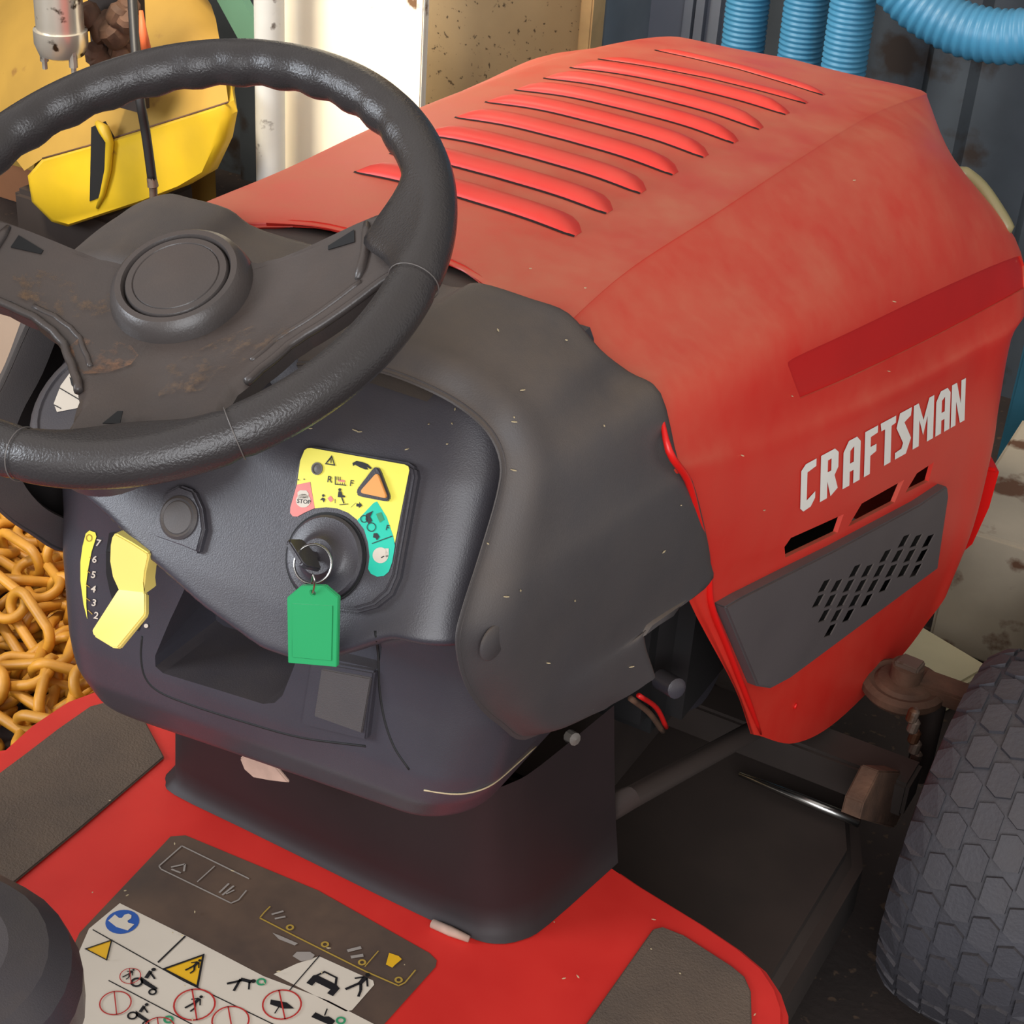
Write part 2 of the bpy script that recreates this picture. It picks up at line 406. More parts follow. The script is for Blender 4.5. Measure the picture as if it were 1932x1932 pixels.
slot = [U(px, py, y=Y0-.0135) for px, py in ((172, 240), (190, 232), (207, 262), (198, 330), (190, 372), (169, 380))]
MB().prism(slot, (0, .012, 0)).obj('slot', 'dark_void', hs)
lb = [U(px, py, y=Y0+.002) for px, py in ((46, 322), (80, 299), (180, 271), (290, 237), (380, 209), (431, 193))]
lt = [U(px, py, y=Y0+.34) for px, py in ((-160, 150), (-90, -40), (60, -110), (200, -150), (320, -130), (392, 0))]
lrows = [[a.lerp(c, t)+Vector((0, 0, .05*math.sin(math.pi*t)*.8)) for a, c in zip(lb, lt)] for t in (0, .03, .12, .3, .55, .8, 1)]
lrows.append([Vector((p.x, p.y+.01, Y0*0+.12)) for p in lt])
MB().grid(lrows).obj('lid', 'lid_tan', ym, smooth=True)
for p_ in hs.data.polygons: p_.use_smooth = True
hs.data.set_sharp_from_angle(angle=rad(35))
MB().tube([U(184, 232, y=Y0-.012), U(196, 244, y=Y0-.022), U(207, 268, y=Y0-.02), U(204, 320, y=Y0-.018), U(194, 365, y=Y0-.016), U(184, 392, y=Y0-.012)], [.005, .010, .007, .006, .005, .003], 10).obj('slot_lip', 'housing_yellow', ym, smooth=True)
# seam bead between dusty lid and bright front
MB().tube([U(px, py-1, y=Y0-.004) for px, py in fr_px[:5]], .0016, 6).obj('seam', 'rust', ym, smooth=True)
# dark plinth under the housing
q = [U(px, py, y=Y0+.05) for px, py in ((40, 400), (330, 340), (345, 440), (60, 500))]
xs = [v.x for v in q]; top = U(200, 400, y=Y0+.05).z
bevel(MB().box((min(xs), Y0+.03, 0), (max(xs)-.14, Y0+.26, top)).obj('plinth', 'black_steel', ym), .01)
# chrome cylinder with flange and studs
p = U(114, 60, y=1.13); r = px_r(45, p)
cy = MB().lathe([(r, 0), (r, .34), (r*.9, .35)], (p.x, 1.13, p.z), (0, 0, 1), 28).obj('cylinder', 'chrome', ym, auto=35)
p2 = U(114, 105, y=1.13)
MB().lathe([(r*.7, 0), (r*.95, .004), (r*1.12, .02), (r*1.12, p.z-p2.z+.004), (r, p.z-p2.z+.005)], (p.x, 1.13, p2.z), (0, 0, 1), 28).obj('flange', 'chrome', cy, auto=35)
for px, py, l in ((85, 130, .03), (140, 142, .045)):
    e = U(px, py, y=1.12); MB().lathe([(.004, 0), (.004, .012), (.0065, .012), (.0065, l)], e, (0, 0, 1), 8).obj('stud', 'chrome', cy, auto=35)
# rusty cluster of parts behind the cylinder
for i, (px, py, s) in enumerate(((185, 30, .03), (215, 70, .036), (190, 110, .03), (240, 30, .03), (225, 105, .022), (180, 150, .02))):
    c = U(px, py, y=1.22); mb = MB()
    for k in range(3):
        o_ = c+Vector((random.uniform(-s, s)*.5, random.uniform(-.02, .02), random.uniform(-s, s)*.5))
        mb.lathe([(s*.5, -s*.5), (s*.62, -s*.3), (s*.6, s*.3), (s*.4, s*.55)], o_, (random.uniform(-1, 1), random.uniform(-1, 1), 1), 9)
    mb.obj('rusty_fitting', 'rust', ym, auto=35)
MB().box(U(178, 190, y=1.24), U(270, -60, y=1.27)).obj('backplate', 'black_steel', ym)
# control cable and sleeve
pts = [U(px, py, y=yy) for px, py, yy in ((246, -80, 1.2), (252, 40, 1.15), (262, 170, 1.10), (275, 250, 1.10), (288, 345, 1.10))]
cb = MB().tube(cr(pts, 6), .0072, 10).obj('control_cable', 'cable_black', ym, smooth=True)
MB().tube([U(286, 335, y=1.10), U(289, 352, y=1.10), U(289, 353, y=1.10), U(293, 455, y=1.10)], [.0075, .0085, .0062, .0062], 12).obj('sleeve', 'dirty_steel', cb, auto=35)
MB().tube([U(266, 20, y=1.13), U(270, 60, y=1.12), U(277, 100, y=1.12)], [.003, .006, .008], 8).obj('orange_grip', 'orange_tag', cb, smooth=True)
# small tan crate top left
c0 = U(30, 18, y=1.2)
# boxes
bx = MB().box((c0.x-.62, 1.70, 0), (c0.x-.36, 1.9, U(40, 14, y=1.62).z+.1)).obj('cardboard_box', 'brown_box')
tag(bevel(bx, .004), 'brown box standing behind the yellow machine in the top left corner', 'box')

# tan board standing left of the tractor
yb = .86
bd = thing('board', 'greyish tan board with a dark curved stroke, upright left of the dashboard', 'board', (-1.1, yb, 0))
z1 = U(0, 575, y=yb).z
bevel(MB().box((-1.75, yb, 0), (-.72, yb+.018, z1+.03)).obj('panel', 'board_tan', bd), .002)
fnb = lambda u, v: U(u, v, y=yb-.0012)
decal('painted_stroke', poly_line([(-30, 690), (0, 712), (12, 735), (10, 760), (0, 782), (-30, 800)], 11), 'decal_dark', bd, fnb)

# heap of yellow chain on the floor
ch = thing('chain', 'heap of golden yellow chain on the floor left of the red mower', 'chain', (-.75, .5, 0))
lk = MB(); NL = 18; RL, SL, TR = .021, .026, .0072
loop = []
for k in range(NL):
    a = 2*math.pi*k/NL; loop.append(Vector((RL*math.cos(a)+(SL if math.cos(a) > 1e-6 else -SL if math.cos(a) < -1e-6 else 0), RL*math.sin(a), 0)))
v = []; M6 = 7
for k in range(NL):
    t = (loop[(k+1) % NL]-loop[k-1]).normalized(); nrm = Vector((t.y, -t.x, 0))
    v += [loop[k]+(nrm*math.cos(2*math.pi*j/M6)+Vector((0, 0, 1))*math.sin(2*math.pi*j/M6))*TR for j in range(M6)]
lk.add(v, [(k*M6+j, ((k+1) % NL)*M6+j, ((k+1) % NL)*M6+(j+1) % M6, k*M6+(j+1) % M6) for k in range(NL) for j in range(M6)])
lme = bpy.data.meshes.new('link'); lme.from_pydata([tuple(q) for q in lk.v], [], lk.f); lme.materials.append(MAT['chain_yellow'])
for p_ in lme.polygons: p_.use_smooth = True
rr = random.Random(3); cnt = 0; pinv = Matrix.Translation(-ch.location)
strands = 30
for s in range(strands):
    px = rr.uniform(-60, 260); py = rr.uniform(930, 1420)
    base = U(px, py, z=.04)
    p = Vector((base.x, min(base.y, .70), rr.uniform(.012, .075))); hd = rr.uniform(0, 6.28)
    for k in range(8):
        if cnt >= 290: break
        o = bpy.data.objects.new('link', lme); COL.objects.link(o); o.parent = ch; o.matrix_parent_inverse = pinv
        o.location = p; o.rotation_euler = ((math.pi/2 if k % 2 else 0)+rr.uniform(-.5, .5), rr.uniform(-.35, .35), hd)
        if p.z < .024: o.rotation_euler.x *= .4; o.location.z = .016
        hd += rr.uniform(-.75, .75); p = p+Vector((math.cos(hd)*.066, math.sin(hd)*.066, rr.uniform(-.016, .016))); p.z = min(max(p.z, .014), .10); p.y = min(p.y, .70); cnt += 1

# clutter on the floor beyond the front wheel
def free_box(name, cx, cy, sx, sy, h, rz, material, label, cat, z=0, taper=1.0, open_top=False):
    c, s = math.cos(rz), math.sin(rz)
    def q(x, y, zz): return (cx+x*c-y*s, cy+x*s+y*c, zz)
    lo = [q(*t, z) for t in ((-sx*taper, -sy*taper), (sx*taper, -sy*taper), (sx*taper, sy*taper), (-sx*taper, sy*taper))]
    hi = [q(*t, z+h) for t in ((-sx, -sy), (sx, -sy), (sx, sy), (-sx, sy))]
    mb = MB()
    f = [(0, 3, 2, 1), (0, 1, 5, 4), (1, 2, 6, 5), (2, 3, 7, 6), (3, 0, 4, 7)]
    if not open_top: mb.add(lo+hi, f+[(4, 5, 6, 7)])
    else:
        t = .012; hin = [q(*tt, z+h) for tt in ((-sx+t, -sy+t), (sx-t, -sy+t), (sx-t, sy-t), (-sx+t, sy-t))]
        lin = [q(*tt, z+.01) for tt in ((-sx*taper+t, -sy*taper+t), (sx*taper-t, -sy*taper+t), (sx*taper-t, sy*taper-t), (-sx*taper+t, sy*taper-t))]
        mb.add(lo+hi+hin+lin, f+[(4, 5, 9, 8), (5, 6, 10, 9), (6, 7, 11, 10), (7, 4, 8, 11), (8, 9, 13, 12), (9, 10, 14, 13), (10, 11, 15, 14), (11, 8, 12, 15), (12, 13, 14, 15)])
    o = mb.obj(name, material); bevel(o, .005); return tag(o, label, cat)
free_box('pale_case', .66, 1.46, .38, .19, .20, .02, 'pale_dirty', 'long pale rust-stained case on the floor in front of the red mower nose', 'case')
free_box('offcut_board', .31, 1.17, .06, .06, .04, -.35, 'cream_board', 'small cream offcut board on the floor just beyond the red hood', 'board')
free_box('black_crate', .535, 1.13, .085, .07, .2, .1, 'black_steel', 'small black crate on the floor at the right edge behind the tyre', 'crate')
c = U(1932, 720, y=1.9)
free_box('teal_drum_box', c.x+.17, 1.86, .16, .10, .42, 0, 'teal_dark', 'dark teal box against the back wall at the right edge', 'box')
# ================================================================ the ride-on mower
TR_ = thing('riding_mower', 'red and black riding lawn mower filling the garage floor', 'mower', (0, .3, 0))
def SP(px, py, c=0): return UP(px, py, (1, -.09, 0), .285+c-.027)      # flared side plane of the hood

# ---------------------------------------------------------------- hood
rowsH = []
rowsH.append([Vector(p) for p in ((0, .262, .880), (0, .38, .882), (0, .53, .880), (0, .70, .873), (0, .89, .856), (0, 1.11, .824))])
rowsH.append([Vector((.07, p.y-.003, p.z-.0015)) for p in rowsH[0]])
rowsH.append([Vector((.135, p.y-.012, p.z-.004)) for i, p in enumerate(rowsH[0])])
rowsH.append([U(px, py, z=z) for px, py, z in ((1075, 600, .871), (1191, 500, .871), (1350, 398, .868), (1500, 300, .860), (1640, 215, .843), (1742, 176, .812))])
rowsH[2] = [p+Vector((-.022, 0, .0025)) for p in rowsH[3]]
rowsH.append([U(px, py, x=x) for px, py, x in ((1150, 672, .205), (1300, 580, .212), (1480, 460, .219), (1640, 350, .226), (1740, 285, .231), (1800, 300, .237))])
rowsH.insert(4, [a.lerp(c, .14) for a, c in zip(rowsH[3], rowsH[4])])
rowsH.append([U(px, py, x=x) for px, py, x in ((1243, 745, .245), (1400, 680, .262), (1560, 600, .277), (1720, 520, .29), (1830, 460, .30), (1915, 450, .309))])
rowsH.append([SP(px, py, -.012) for px, py in ((1272, 860), (1400, 815), (1600, 742), (1760, 670), (1850, 622), (1938, 575))])
rowsH.append([SP(px, py, -.003) for px, py in ((1296, 905), (1430, 878), (1600, 803), (1740, 733), (1840, 676), (1908, 640))])
rowsH.append([SP(px, py) for px, py in ((1333, 1050), (1480, 1010), (1600, 940), (1740, 860), (1820, 810), (1885, 765))])
rowsH.append([SP(px, py) for px, py in ((1340, 1120), (1480, 1062), (1600, 990), (1740, 912), (1820, 870), (1872, 850))])
rowsH.append([SP(px, py) for px, py in ((1402, 1300), (1470, 1275), (1590, 1190), (1720, 1095), (1790, 1040), (1838, 985))])
rowsH.append([SP(px, py) for px, py in ((1432, 1388), (1500, 1402), (1580, 1360), (1690, 1250), (1745, 1180), (1790, 1105))])
for i_, r_ in enumerate(rowsH):                      # tuck the rear edge under the cowl
    r_.insert(0, r_[0]+(Vector((0, -.004, -.006)) if i_ < 2 else Vector((0, -.03, -.006)) if i_ < 5 else Vector((-.012, -.035, -.004)) if i_ < 7 else Vector((-.010, -.02, 0)) if i_ < 11 else Vector((-.008, -.002, 0))))
for r_ in rowsH:                                     # wrap round to the nose
    e = r_[-1]; low = (.87-e.z)
    r_.append(Vector((e.x*.86, e.y+.035+low*.02, e.z-.018 if e.z > .5 else e.z)))
    r_.append(Vector((e.x*.45, e.y+.062+low*.05, e.z-.04 if e.z > .5 else e.z)))
    r_.append(Vector((0, e.y+.075+low*.06, e.z-.05 if e.z > .5 else e.z)))
half = surf(rowsH, 7, 5)
full = [[Vector((-p.x, p.y, p.z)) for p in r_] for r_ in reversed(half[1:])] + half
mb = MB().grid(full)
hood = mb.obj('hood', 'red_paint', TR_)
bm = bmesh.new(); bm.from_mesh(hood.data); bmesh.ops.remove_doubles(bm, verts=bm.verts, dist=1e-5); bmesh.ops.recalc_face_normals(bm, faces=bm.faces)
nz = sum((f.normal.z*f.calc_area() for f in bm.faces)); 
if nz < 0: bmesh.ops.reverse_faces(bm, faces=bm.faces)
bm.to_mesh(hood.data); bm.free()
skin = bvh(hood)                                     # outer skin, used to lay details onto
bake(hood, ('SOLIDIFY', dict(thickness=.0045, offset=-1)))
def side_cut(pts, d0=.02, d1=-.03):
    a = [hit(skin, *p)+Vector((d0, 0, 0)) for p in pts]
    return MB().prism(a, (d1-d0, 0, 0)).obj('cut', 'dark_void')
slots = [[(1480, 1032), (1492, 1015), (1592, 970), (1580, 1005), (1482, 1052)],
         [(1612, 985), (1632, 950), (1702, 908), (1690, 938), (1608, 982)],
         [(1716, 922), (1730, 900), (1756, 878), (1752, 896), (1720, 918)]]
slots[1] = [(1600, 994), (1626, 950), (1706, 905), (1688, 948)]
slots[2] = [(1708, 930), (1730, 893), (1762, 872), (1752, 908)]
cuts = [side_cut(s_) for s_ in slots]
# shallow recess along the shoulder
band = [[(1487, 690), (1497, 676), (1600, 628), (1750, 556), (1868, 503), (1934, 478)], [(1510, 752), (1520, 748), (1605, 712), (1755, 640), (1872, 578), (1938, 541)]]
def nrm_hit(px, py):
    loc, n_, i_, d_ = skin.ray_cast(CAM, ray(px, py).normalized())
    while loc is None:
        px -= 3; py += 1.5; loc, n_, i_, d_ = skin.ray_cast(CAM, ray(px, py).normalized())
    if n_.dot(loc-CAM) > 0: n_ = -n_
    return loc, n_
gt = []; 
for t in (0, .34, .67, 1):
    gt.append([nrm_hit(lerp(a[0], b_[0], t), lerp(a[1], b_[1], t)) for a, b_ in zip(cr([(p[0], p[1], 0) for p in band[0]], 3), cr([(p[0], p[1], 0) for p in band[1]], 3))])
nr, nc = len(gt), len(gt[0])
v = [l+n_*.006 for r_ in gt for l, n_ in r_]+[l-n_*.0025 for r_ in gt for l, n_ in r_]
o_ = nr*nc
f = [(i*nc+j, i*nc+j+1, (i+1)*nc+j+1, (i+1)*nc+j) for i in range(nr-1) for j in range(nc-1)]
f += [tuple(q+o_ for q in reversed(t)) for t in f]
edge = [j for j in range(nc)]+[i*nc+nc-1 for i in range(1, nr)]+[(nr-1)*nc+j for j in range(nc-2, -1, -1)]+[i*nc for i in range(nr-2, 0, -1)]
f += [(edge[k], edge[(k+1) % len(edge)], edge[(k+1) % len(edge)]+o_, edge[k]+o_) for k in range(len(edge))]
cuts.append(link('cut', v, f, 'dark_void'))
boolean(hood, cuts)
for p_ in hood.data.polygons: p_.use_smooth = True
hood.data.set_sharp_from_angle(angle=rad(28))
MB().grid([[l-n_*.0023 for l, n_ in r_] for r_ in gt]).obj('shoulder_stripe', 'red_band', hood, smooth=True)

# louvers on top: raised scoops open towards the dashboard
Lp = [(668, 325), (735, 290), (798, 254), (858, 222), (915, 193), (970, 170), (1025, 148), (1075, 128)]
Rp = [(1084, 447), (1144, 404), (1208, 366), (1269, 331), (1327, 298), (1384, 271), (1432, 245), (1482, 217)]
extra = [((1128, 112), (1520, 196)), ((1235, 95), (1552, 180))]
for i, (a, b_) in enumerate(list(zip(Lp, Rp))+extra):
    A, B = hit(skin, *a), hit(skin, *b_); n_ = 22; dep = .036 if i < 8 else .026; hh = .0085 if i < 8 else .004
    prof = [(-.0002, .0000), (0, hh*.18), (dep*.1, hh*.62), (dep*.28, hh*.98), (dep*.5, hh*.92), (dep*.78, hh*.4), (dep, -.0004)]
    rows = []
    for k in range(n_+1):
        t = k/n_; e = min(1, min(t, 1-t)/.13); e = math.sin(e*math.pi/2)**.8
        base = A.lerp(B, t); base.y -= .012*(1-(2*t-1)**2)*0
        down = skin.ray_cast(Vector((base.x, base.y, 1.2)), Vector((0, 0, -1)))[0]
        rows.append([])
        for q, h in prof:
            g = skin.ray_cast(Vector((base.x, base.y+q*(.35+.65*e), 1.2)), Vector((0, 0, -1)))[0]
            rows[-1].append(g+Vector((0, 0, h*e+.0002)))
    lo = MB().grid(rows).obj('louver', 'red_louver', hood, smooth=True)
    # dark slit under the near lip
    sl = []
    for k in range(n_+1):
        t = k/n_; base = A.lerp(B, t); w = .0034*(.5+.5*min(1, min(t, 1-t)/.05)) if i < 8 else .002
        g0 = skin.ray_cast(Vector((base.x, base.y-w, 1.2)), Vector((0, 0, -1)))[0]; g1 = skin.ray_cast(Vector((base.x, base.y+.001, 1.2)), Vector((0, 0, -1)))[0]
        sl.append([g0+Vector((0, 0, .0005)), g1+Vector((0, 0, .0009))])
    MB().grid(sl).obj('louver_slit', 'dark_void', hood)

# maker's lettering on the side
GL = {
 'C': [[[(0, .1), (.22, 0), (.7, .02), (.98, .16), (.98, .3), (.42, .2), (.42, .8), (1, .84), (1, 1), (.3, 1), (0, .9)]]],
 'R': [[[(0, 0), (.4, 0), (.4, .36), (.6, 0), (1, .1), (.8, .42), (1, .56), (1, .88), (.78, 1), (0, 1)], [(.4, .56), (.4, .82), (.6, .82), (.6, .56)]]],
 'A': [[[(0, 0), (.4, 0), (.4, .3), (.62, .3), (.62, 0), (1, 0), (1, .86), (.78, 1), (.3, 1), (0, .8)], [(.4, .48), (.4, .76), (.62, .82), (.62, .48)]]],
 'F': [[[(0, 0), (.46, 0), (.46, .4), (.92, .44), (.92, .6), (.46, .6), (.46, .82), (1, .84), (1, 1), (0, 1)]]],
 'T': [[[(.3, 0), (.72, 0), (.72, .82), (1, .84), (1, 1), (0, 1), (.06, .82), (.3, .82)]]],
 'S': [[[(0, 0), (.7, 0), (1, .3), (.55, .74), (.95, .82), (1, 1), (.25, 1), (.05, .7), (.5, .28), (.4, .17), (0, .15)]]],
 'M': [[[(0, 0), (.3, 0), (.3, .6), (.5, .2), (.7, .6), (.7, 0), (1, 0), (1, 1), (.76, 1), (.5, .55), (.24, 1), (0, 1)]]],
 'N': [[[(0, 0), (.34, 0), (.34, .56), (.66, 0), (1, 0), (1, 1), (.68, 1), (.68, .46), (.36, 1), (0, 1)]]],
}
SPAN = [('C', 570, 662), ('R', 690, 798), ('A', 828, 932), ('F', 958, 1036), ('T', 1052, 1146), ('S', 1146, 1242), ('M', 1254, 1378), ('A', 1392, 1478), ('N', 1486, 1570)]
for ch_, c0, c1 in SPAN:
    def fnl(u, v):
        cx = c0+(c1-c0)*u+ (v-.5)*8
        bot = 1022-.566*(cx-570); top = bot-280+(cx-570)*.028
        return hit(skin, 1332+cx/3.22, 650+(bot+(top-bot)*v)/3.22, .0009)
    decal('letter', GL[ch_], 'logo_white', hood, fnl)

# grey side trim with lattice grille
tp = [(1346, 1138), (1378, 1120), (1560, 1030), (1720, 945), (1770, 912), (1772, 930), (1752, 1068), (1600, 1180), (1470, 1274), (1436, 1292), (1410, 1288)]
gr = [(1497, 1118), (1600, 1062), (1680, 1015), (1745, 972), (1742, 1000), (1732, 1052), (1640, 1120), (1524, 1212)]
A0 = [hit(skin, *p) for p in tp]
tb = MB().prism([a+Vector((.011, 0, 0)) for a in A0], (-.013, 0, 0)).obj('side_trim', 'trim_grey', TR_)
def inside(p, poly):
    c = False
    for (x1, y1), (x2, y2) in zip(poly, poly[1:]+poly[:1]):
        if (y1 > p[1]) != (y2 > p[1]) and p[0] < (x2-x1)*(p[1]-y1)/(y2-y1)+x1: c = not c
    return c
g2 = [(500, 1490), (780, 1350), (1010, 1215), (1350, 1020), (1345, 1290), (1000, 1550), (620, 1810)]
hc = MB()
for j in range(8):
    for k in range(16):
        cx, cy = 430+75*k+(38 if j % 2 else 0), 1085+100*j*.9
        cy -= 0
        pts = [(cx-43, cy+44), (cx-3, cy-30), (cx+43, cy-46), (cx+3, cy+28)]
        if not all(inside(p, g2) for p in pts): continue
        hp_ = [hit(skin, 1332+p[0]/3.22, 650+p[1]/3.22) for p in pts]
        hc.prism([h+Vector((.03, 0, 0)) for h in hp_], (-.028, 0, 0))
bevel(tb, .0022, 2)
g4 = [(490, 1500), (780, 1330), (1010, 1195), (1362, 1000), (1357, 1300), (1000, 1568), (612, 1830)]
h4 = [hit(skin, 1332+p[0]/3.22, 650+p[1]/3.22) for p in g4]
boolean(tb, [MB().prism([h+Vector((.0098, 0, 0)) for h in h4], (-.02, 0, 0)).obj('cut', 'dark_void')])
boolean(tb, [hc.obj('cut', 'dark_void')])
for p_ in tb.data.polygons: p_.use_smooth = False
MB().prism([h+Vector((.0012, 0, 0)) for h in h4], (-.0004, 0, 0)).obj('grille_dark_backing', 'dark_void', tb)  # black sheet added to stand for the darkness behind the grille holes
# rivet near the hood's lower corner
h0 = hit(skin, 1500, 1332); MB().lathe([(.0035, 0), (.003, .0015), (0, .002)], h0, (1, 0, 0), 10).obj('rivet', 'red_clean', hood, smooth=True)
# bright rolled rear edge of the hood side
ed = [U(1243, 752, x=.25), SP(1262, 850, -.004), SP(1297, 905, .0), SP(1316, 975, 0), SP(1336, 1060, 0), SP(1342, 1140, .001), SP(1372, 1220, .001), SP(1405, 1305, .001), SP(1436, 1385, .001)]
MB().tube(cr(ed, 4), [.001, .0015, .002, .0025]+[.003]*26+[.0025, .002, .001], 8).obj('rear_flange', 'red_clean', hood, smooth=True)
# front bumper wing low on the nose
bw = [U(px, py, y=1.10) for px, py in ((1840, 880), (1888, 888), (1868, 960), (1836, 1030), (1800, 1060))]
bevel(MB().prism(bw, (-.03, .05, 0)).obj('bumper_wing', 'red_clean', TR_), .004)
# headlamp lens strip peeping past the nose
lp = [U(1808, 318, y=1.06), U(1850, 352, y=1.08), U(1890, 410, y=1.09), U(1905, 440, y=1.09)]
MB().tube(cr(lp, 4), [.003]+[.008]*11+[.003], 8).obj('headlamp_lens', 'lens_olive', TR_, smooth=True)

# ---------------------------------------------------------------- dashboard body
ZB = [(-.22, .735), (-.16, .722), (-.10, .706), (-.06, .692), (0, .674), (.06, .662), (.1, .664), (.13, .680), (.16, .70), (.22, .72)]
def G(x, z):
    zb = interp(ZB, x)
    low = interp([(.455, .108), (.463, .088), (.48, .070), (.51, .058), (.54, .058), (.60, .068), (.64, .072), (.80, .072)], z)
    up = interp([(.64, -.012), (.665, .0), (.695, .015), (.80, .080), (.845, .116), (.866, .155), (.876, .2), (.884, .25)], z)
    if z >= zb: return up
    t = (zb-z)
    if t < .022: 
        u = t/.022; u = u*u*(3-2*u); return lerp(interp([(.64, -.012), (.665, .0), (.695, .015), (.80, .080)], zb), low, u)
    return low
def WID(z): return interp([(.455, .183), (.48, .198), (.52, .211), (.60, .223), (.67, .221), (.78, .206), (.86, .195), (.89, .18)], z)
def dash_pt(s, z):                      # s in [-1,1]
    w = WID(z); R = .052; yb_ = .228
    half_ = w-R; arc = R*math.pi/2; 
    L1, L2 = half_, arc
    a = abs(s)
    # 0..0.62 straight, 0.62..0.86 corner, 0.86..1 side
    if a < .62: x = half_*a/.62; dy = 0; g = G(math.copysign(x, s), z); y = g
    else:
        g = G(math.copysign(half_, s), z)
        if a < .86:
            t = (a-.62)/.24*math.pi/2; x = half_+R*math.sin(t); y = g+R*(1-math.cos(t))
        else:
            t = (a-.86)/.14; x = w; y = lerp(g+R, max(yb_, g+R), t)
    x = math.copysign(x, s); zz = z+.12*x*max(0, 1-(z-.455)/.15)
    return Vector((x, min(y, yb_), zz))
NS, NZ = 120, 150
Z0, Z1 = .455, .868
grid_ = [[dash_pt(-1+2*j/NS, Z0+(Z1-Z0)*i/NZ) for j in range(NS+1)] for i in range(NZ+1)]
# light smoothing of the brow so that it rolls over
for it in range(4):
    g2 = [[p.copy() for p in r_] for r_ in grid_]
    for i in range(1, NZ):
        for j in range(1, NS):
            g2[i][j] = (grid_[i][j]*2+grid_[i-1][j]+grid_[i+1][j]+grid_[i][j-1]+grid_[i][j+1])/6
    grid_ = g2
YB = .235
mb = MB().grid(grid_)
nn = NS+1
loop_ = [(0, j) for j in range(nn)]+[(i, NS) for i in range(1, NZ+1)]+[(NZ, j) for j in range(NS-1, -1, -1)]+[(i, 0) for i in range(NZ-1, 0, -1)]
k0 = len(mb.v); bk = [Vector((grid_[i][j].x, YB, grid_[i][j].z)) for i, j in loop_]
mb.v += bk; nl = len(loop_)
ids = [i*nn+j for i, j in loop_]
mb.f += [(ids[k], ids[(k+1) % nl], k0+(k+1) % nl, k0+k) for k in range(nl)]
mb.f.append(tuple(range(k0, k0+nl)))
dash = mb.obj('dashboard', 'black_plastic', TR_)
dsk = bvh(dash)
# storage tray and side pocket are real cavities; the throttle slot is painted dark
def ycut(pts, depth, lean=-.0, front=-.06):
    a = [hit(dsk, *p) for p in pts]; a = [Vector((p.x, front, p.z)) for p in a]
    base = sum((hit(dsk, *p).y for p in pts))/len(pts)
    return MB().prism(a, (0, base+depth-front, lean)).obj('cut', 'black_plastic')
def ycut_xz(pts, depth, front=-.06, base=.065, lean=0):
    return MB().prism([Vector((p.x, front, p.z)) for p in pts], (0, base+depth-front, lean)).obj('cut', 'black_plastic')
def fpt(px, py, y=.066): return U(px, py, y=y)
tray = [fpt(*p) for p in ((372, 1060), (352, 1090), (320, 1170), (300, 1232), (303, 1250), (318, 1262), (420, 1294), (505, 1321), (525, 1320), (538, 1308), (552, 1262), (565, 1215), (585, 1150), (480, 1110))]
pocket = [fpt(*p) for p in ((572, 1238), (590, 1190), (640, 1178), (688, 1186), (706, 1202), (712, 1228), (708, 1268), (640, 1252))]
boolean(dash, [ycut_xz(tray, .075, front=.035), ycut_xz(pocket, .016, front=.035)])
for p_ in dash.data.polygons: p_.use_smooth = True
dash.data.set_sharp_from_angle(angle=rad(42))
dsk2 = bvh(dash)
dfn = lambda off: (lambda u, v: hit(dsk, u, v, off))
def strip(pts, w, off=.0006, n=5):         # thin bead following the dashboard skin
    c = cr([(p[0], p[1], 0) for p in pts], n)
    return [hit(dsk, p.x, p.y, off) for p in c]
# bead outlining the tray bezel
for pts in ([(268, 1200), (266, 1240), (274, 1278), (300, 1305), (360, 1330), (460, 1362), (570, 1392), (690, 1408)], [(708, 1190), (714, 1240), (716, 1300), (726, 1360), (744, 1410), (772, 1452)]):
    q = [p for p in strip(pts, 2, -.0003) if p]
    MB().tube(q, .0011, 6).obj('bezel_groove', 'dark_void', dash, smooth=True)
# blank switch cover
yc = .0575
cov = [(592, 1262), (706, 1270), (690, 1392), (570, 1366), (582, 1300)]
c1_ = [U(px, py, y=y_) for px, py, y_ in ((586, 1246, .0655), (706, 1268, .0655), (690, 1398, .0545), (566, 1368, .0545))]
pl = bevel(MB().prism(c1_, (0, .02, .0)).obj('switch_cover', 'black_plastic', TR_), .0015)
c2_ = [U(px, py, y=y_) for px, py, y_ in ((606, 1262, .0635), (700, 1280, .0630), (682, 1384, .0535), (592, 1352, .0540))]
bevel(MB().prism(c2_, (0, .003, 0)).obj('blank_plate', 'grey_plastic', pl), .0008)
# round plug on its boss
bn = Vector((0, -1, .62)).normalized()
bc = hit(dsk, 347, 978, 0)
bp_ = [UP(px, py, bn, bn.dot(bc)+.001) for px, py in ((318, 930), (345, 916), (372, 926), (387, 960), (392, 1000), (380, 1046), (352, 1034), (300, 1016), (290, 998))]
bevel(MB().prism([p-bn*.012 for p in bp_], bn*.0175).obj('plug_boss', 'black_plastic', dash), .002, 3)
MB().lathe([(.0165, 0), (.0165, .0015), (.0145, .0032), (.0128, .0022), (.0120, .0030), (0, .0034)], bc+bn*.006, bn, 28).obj('round_plug', 'grey_plastic', dash, auto=40)

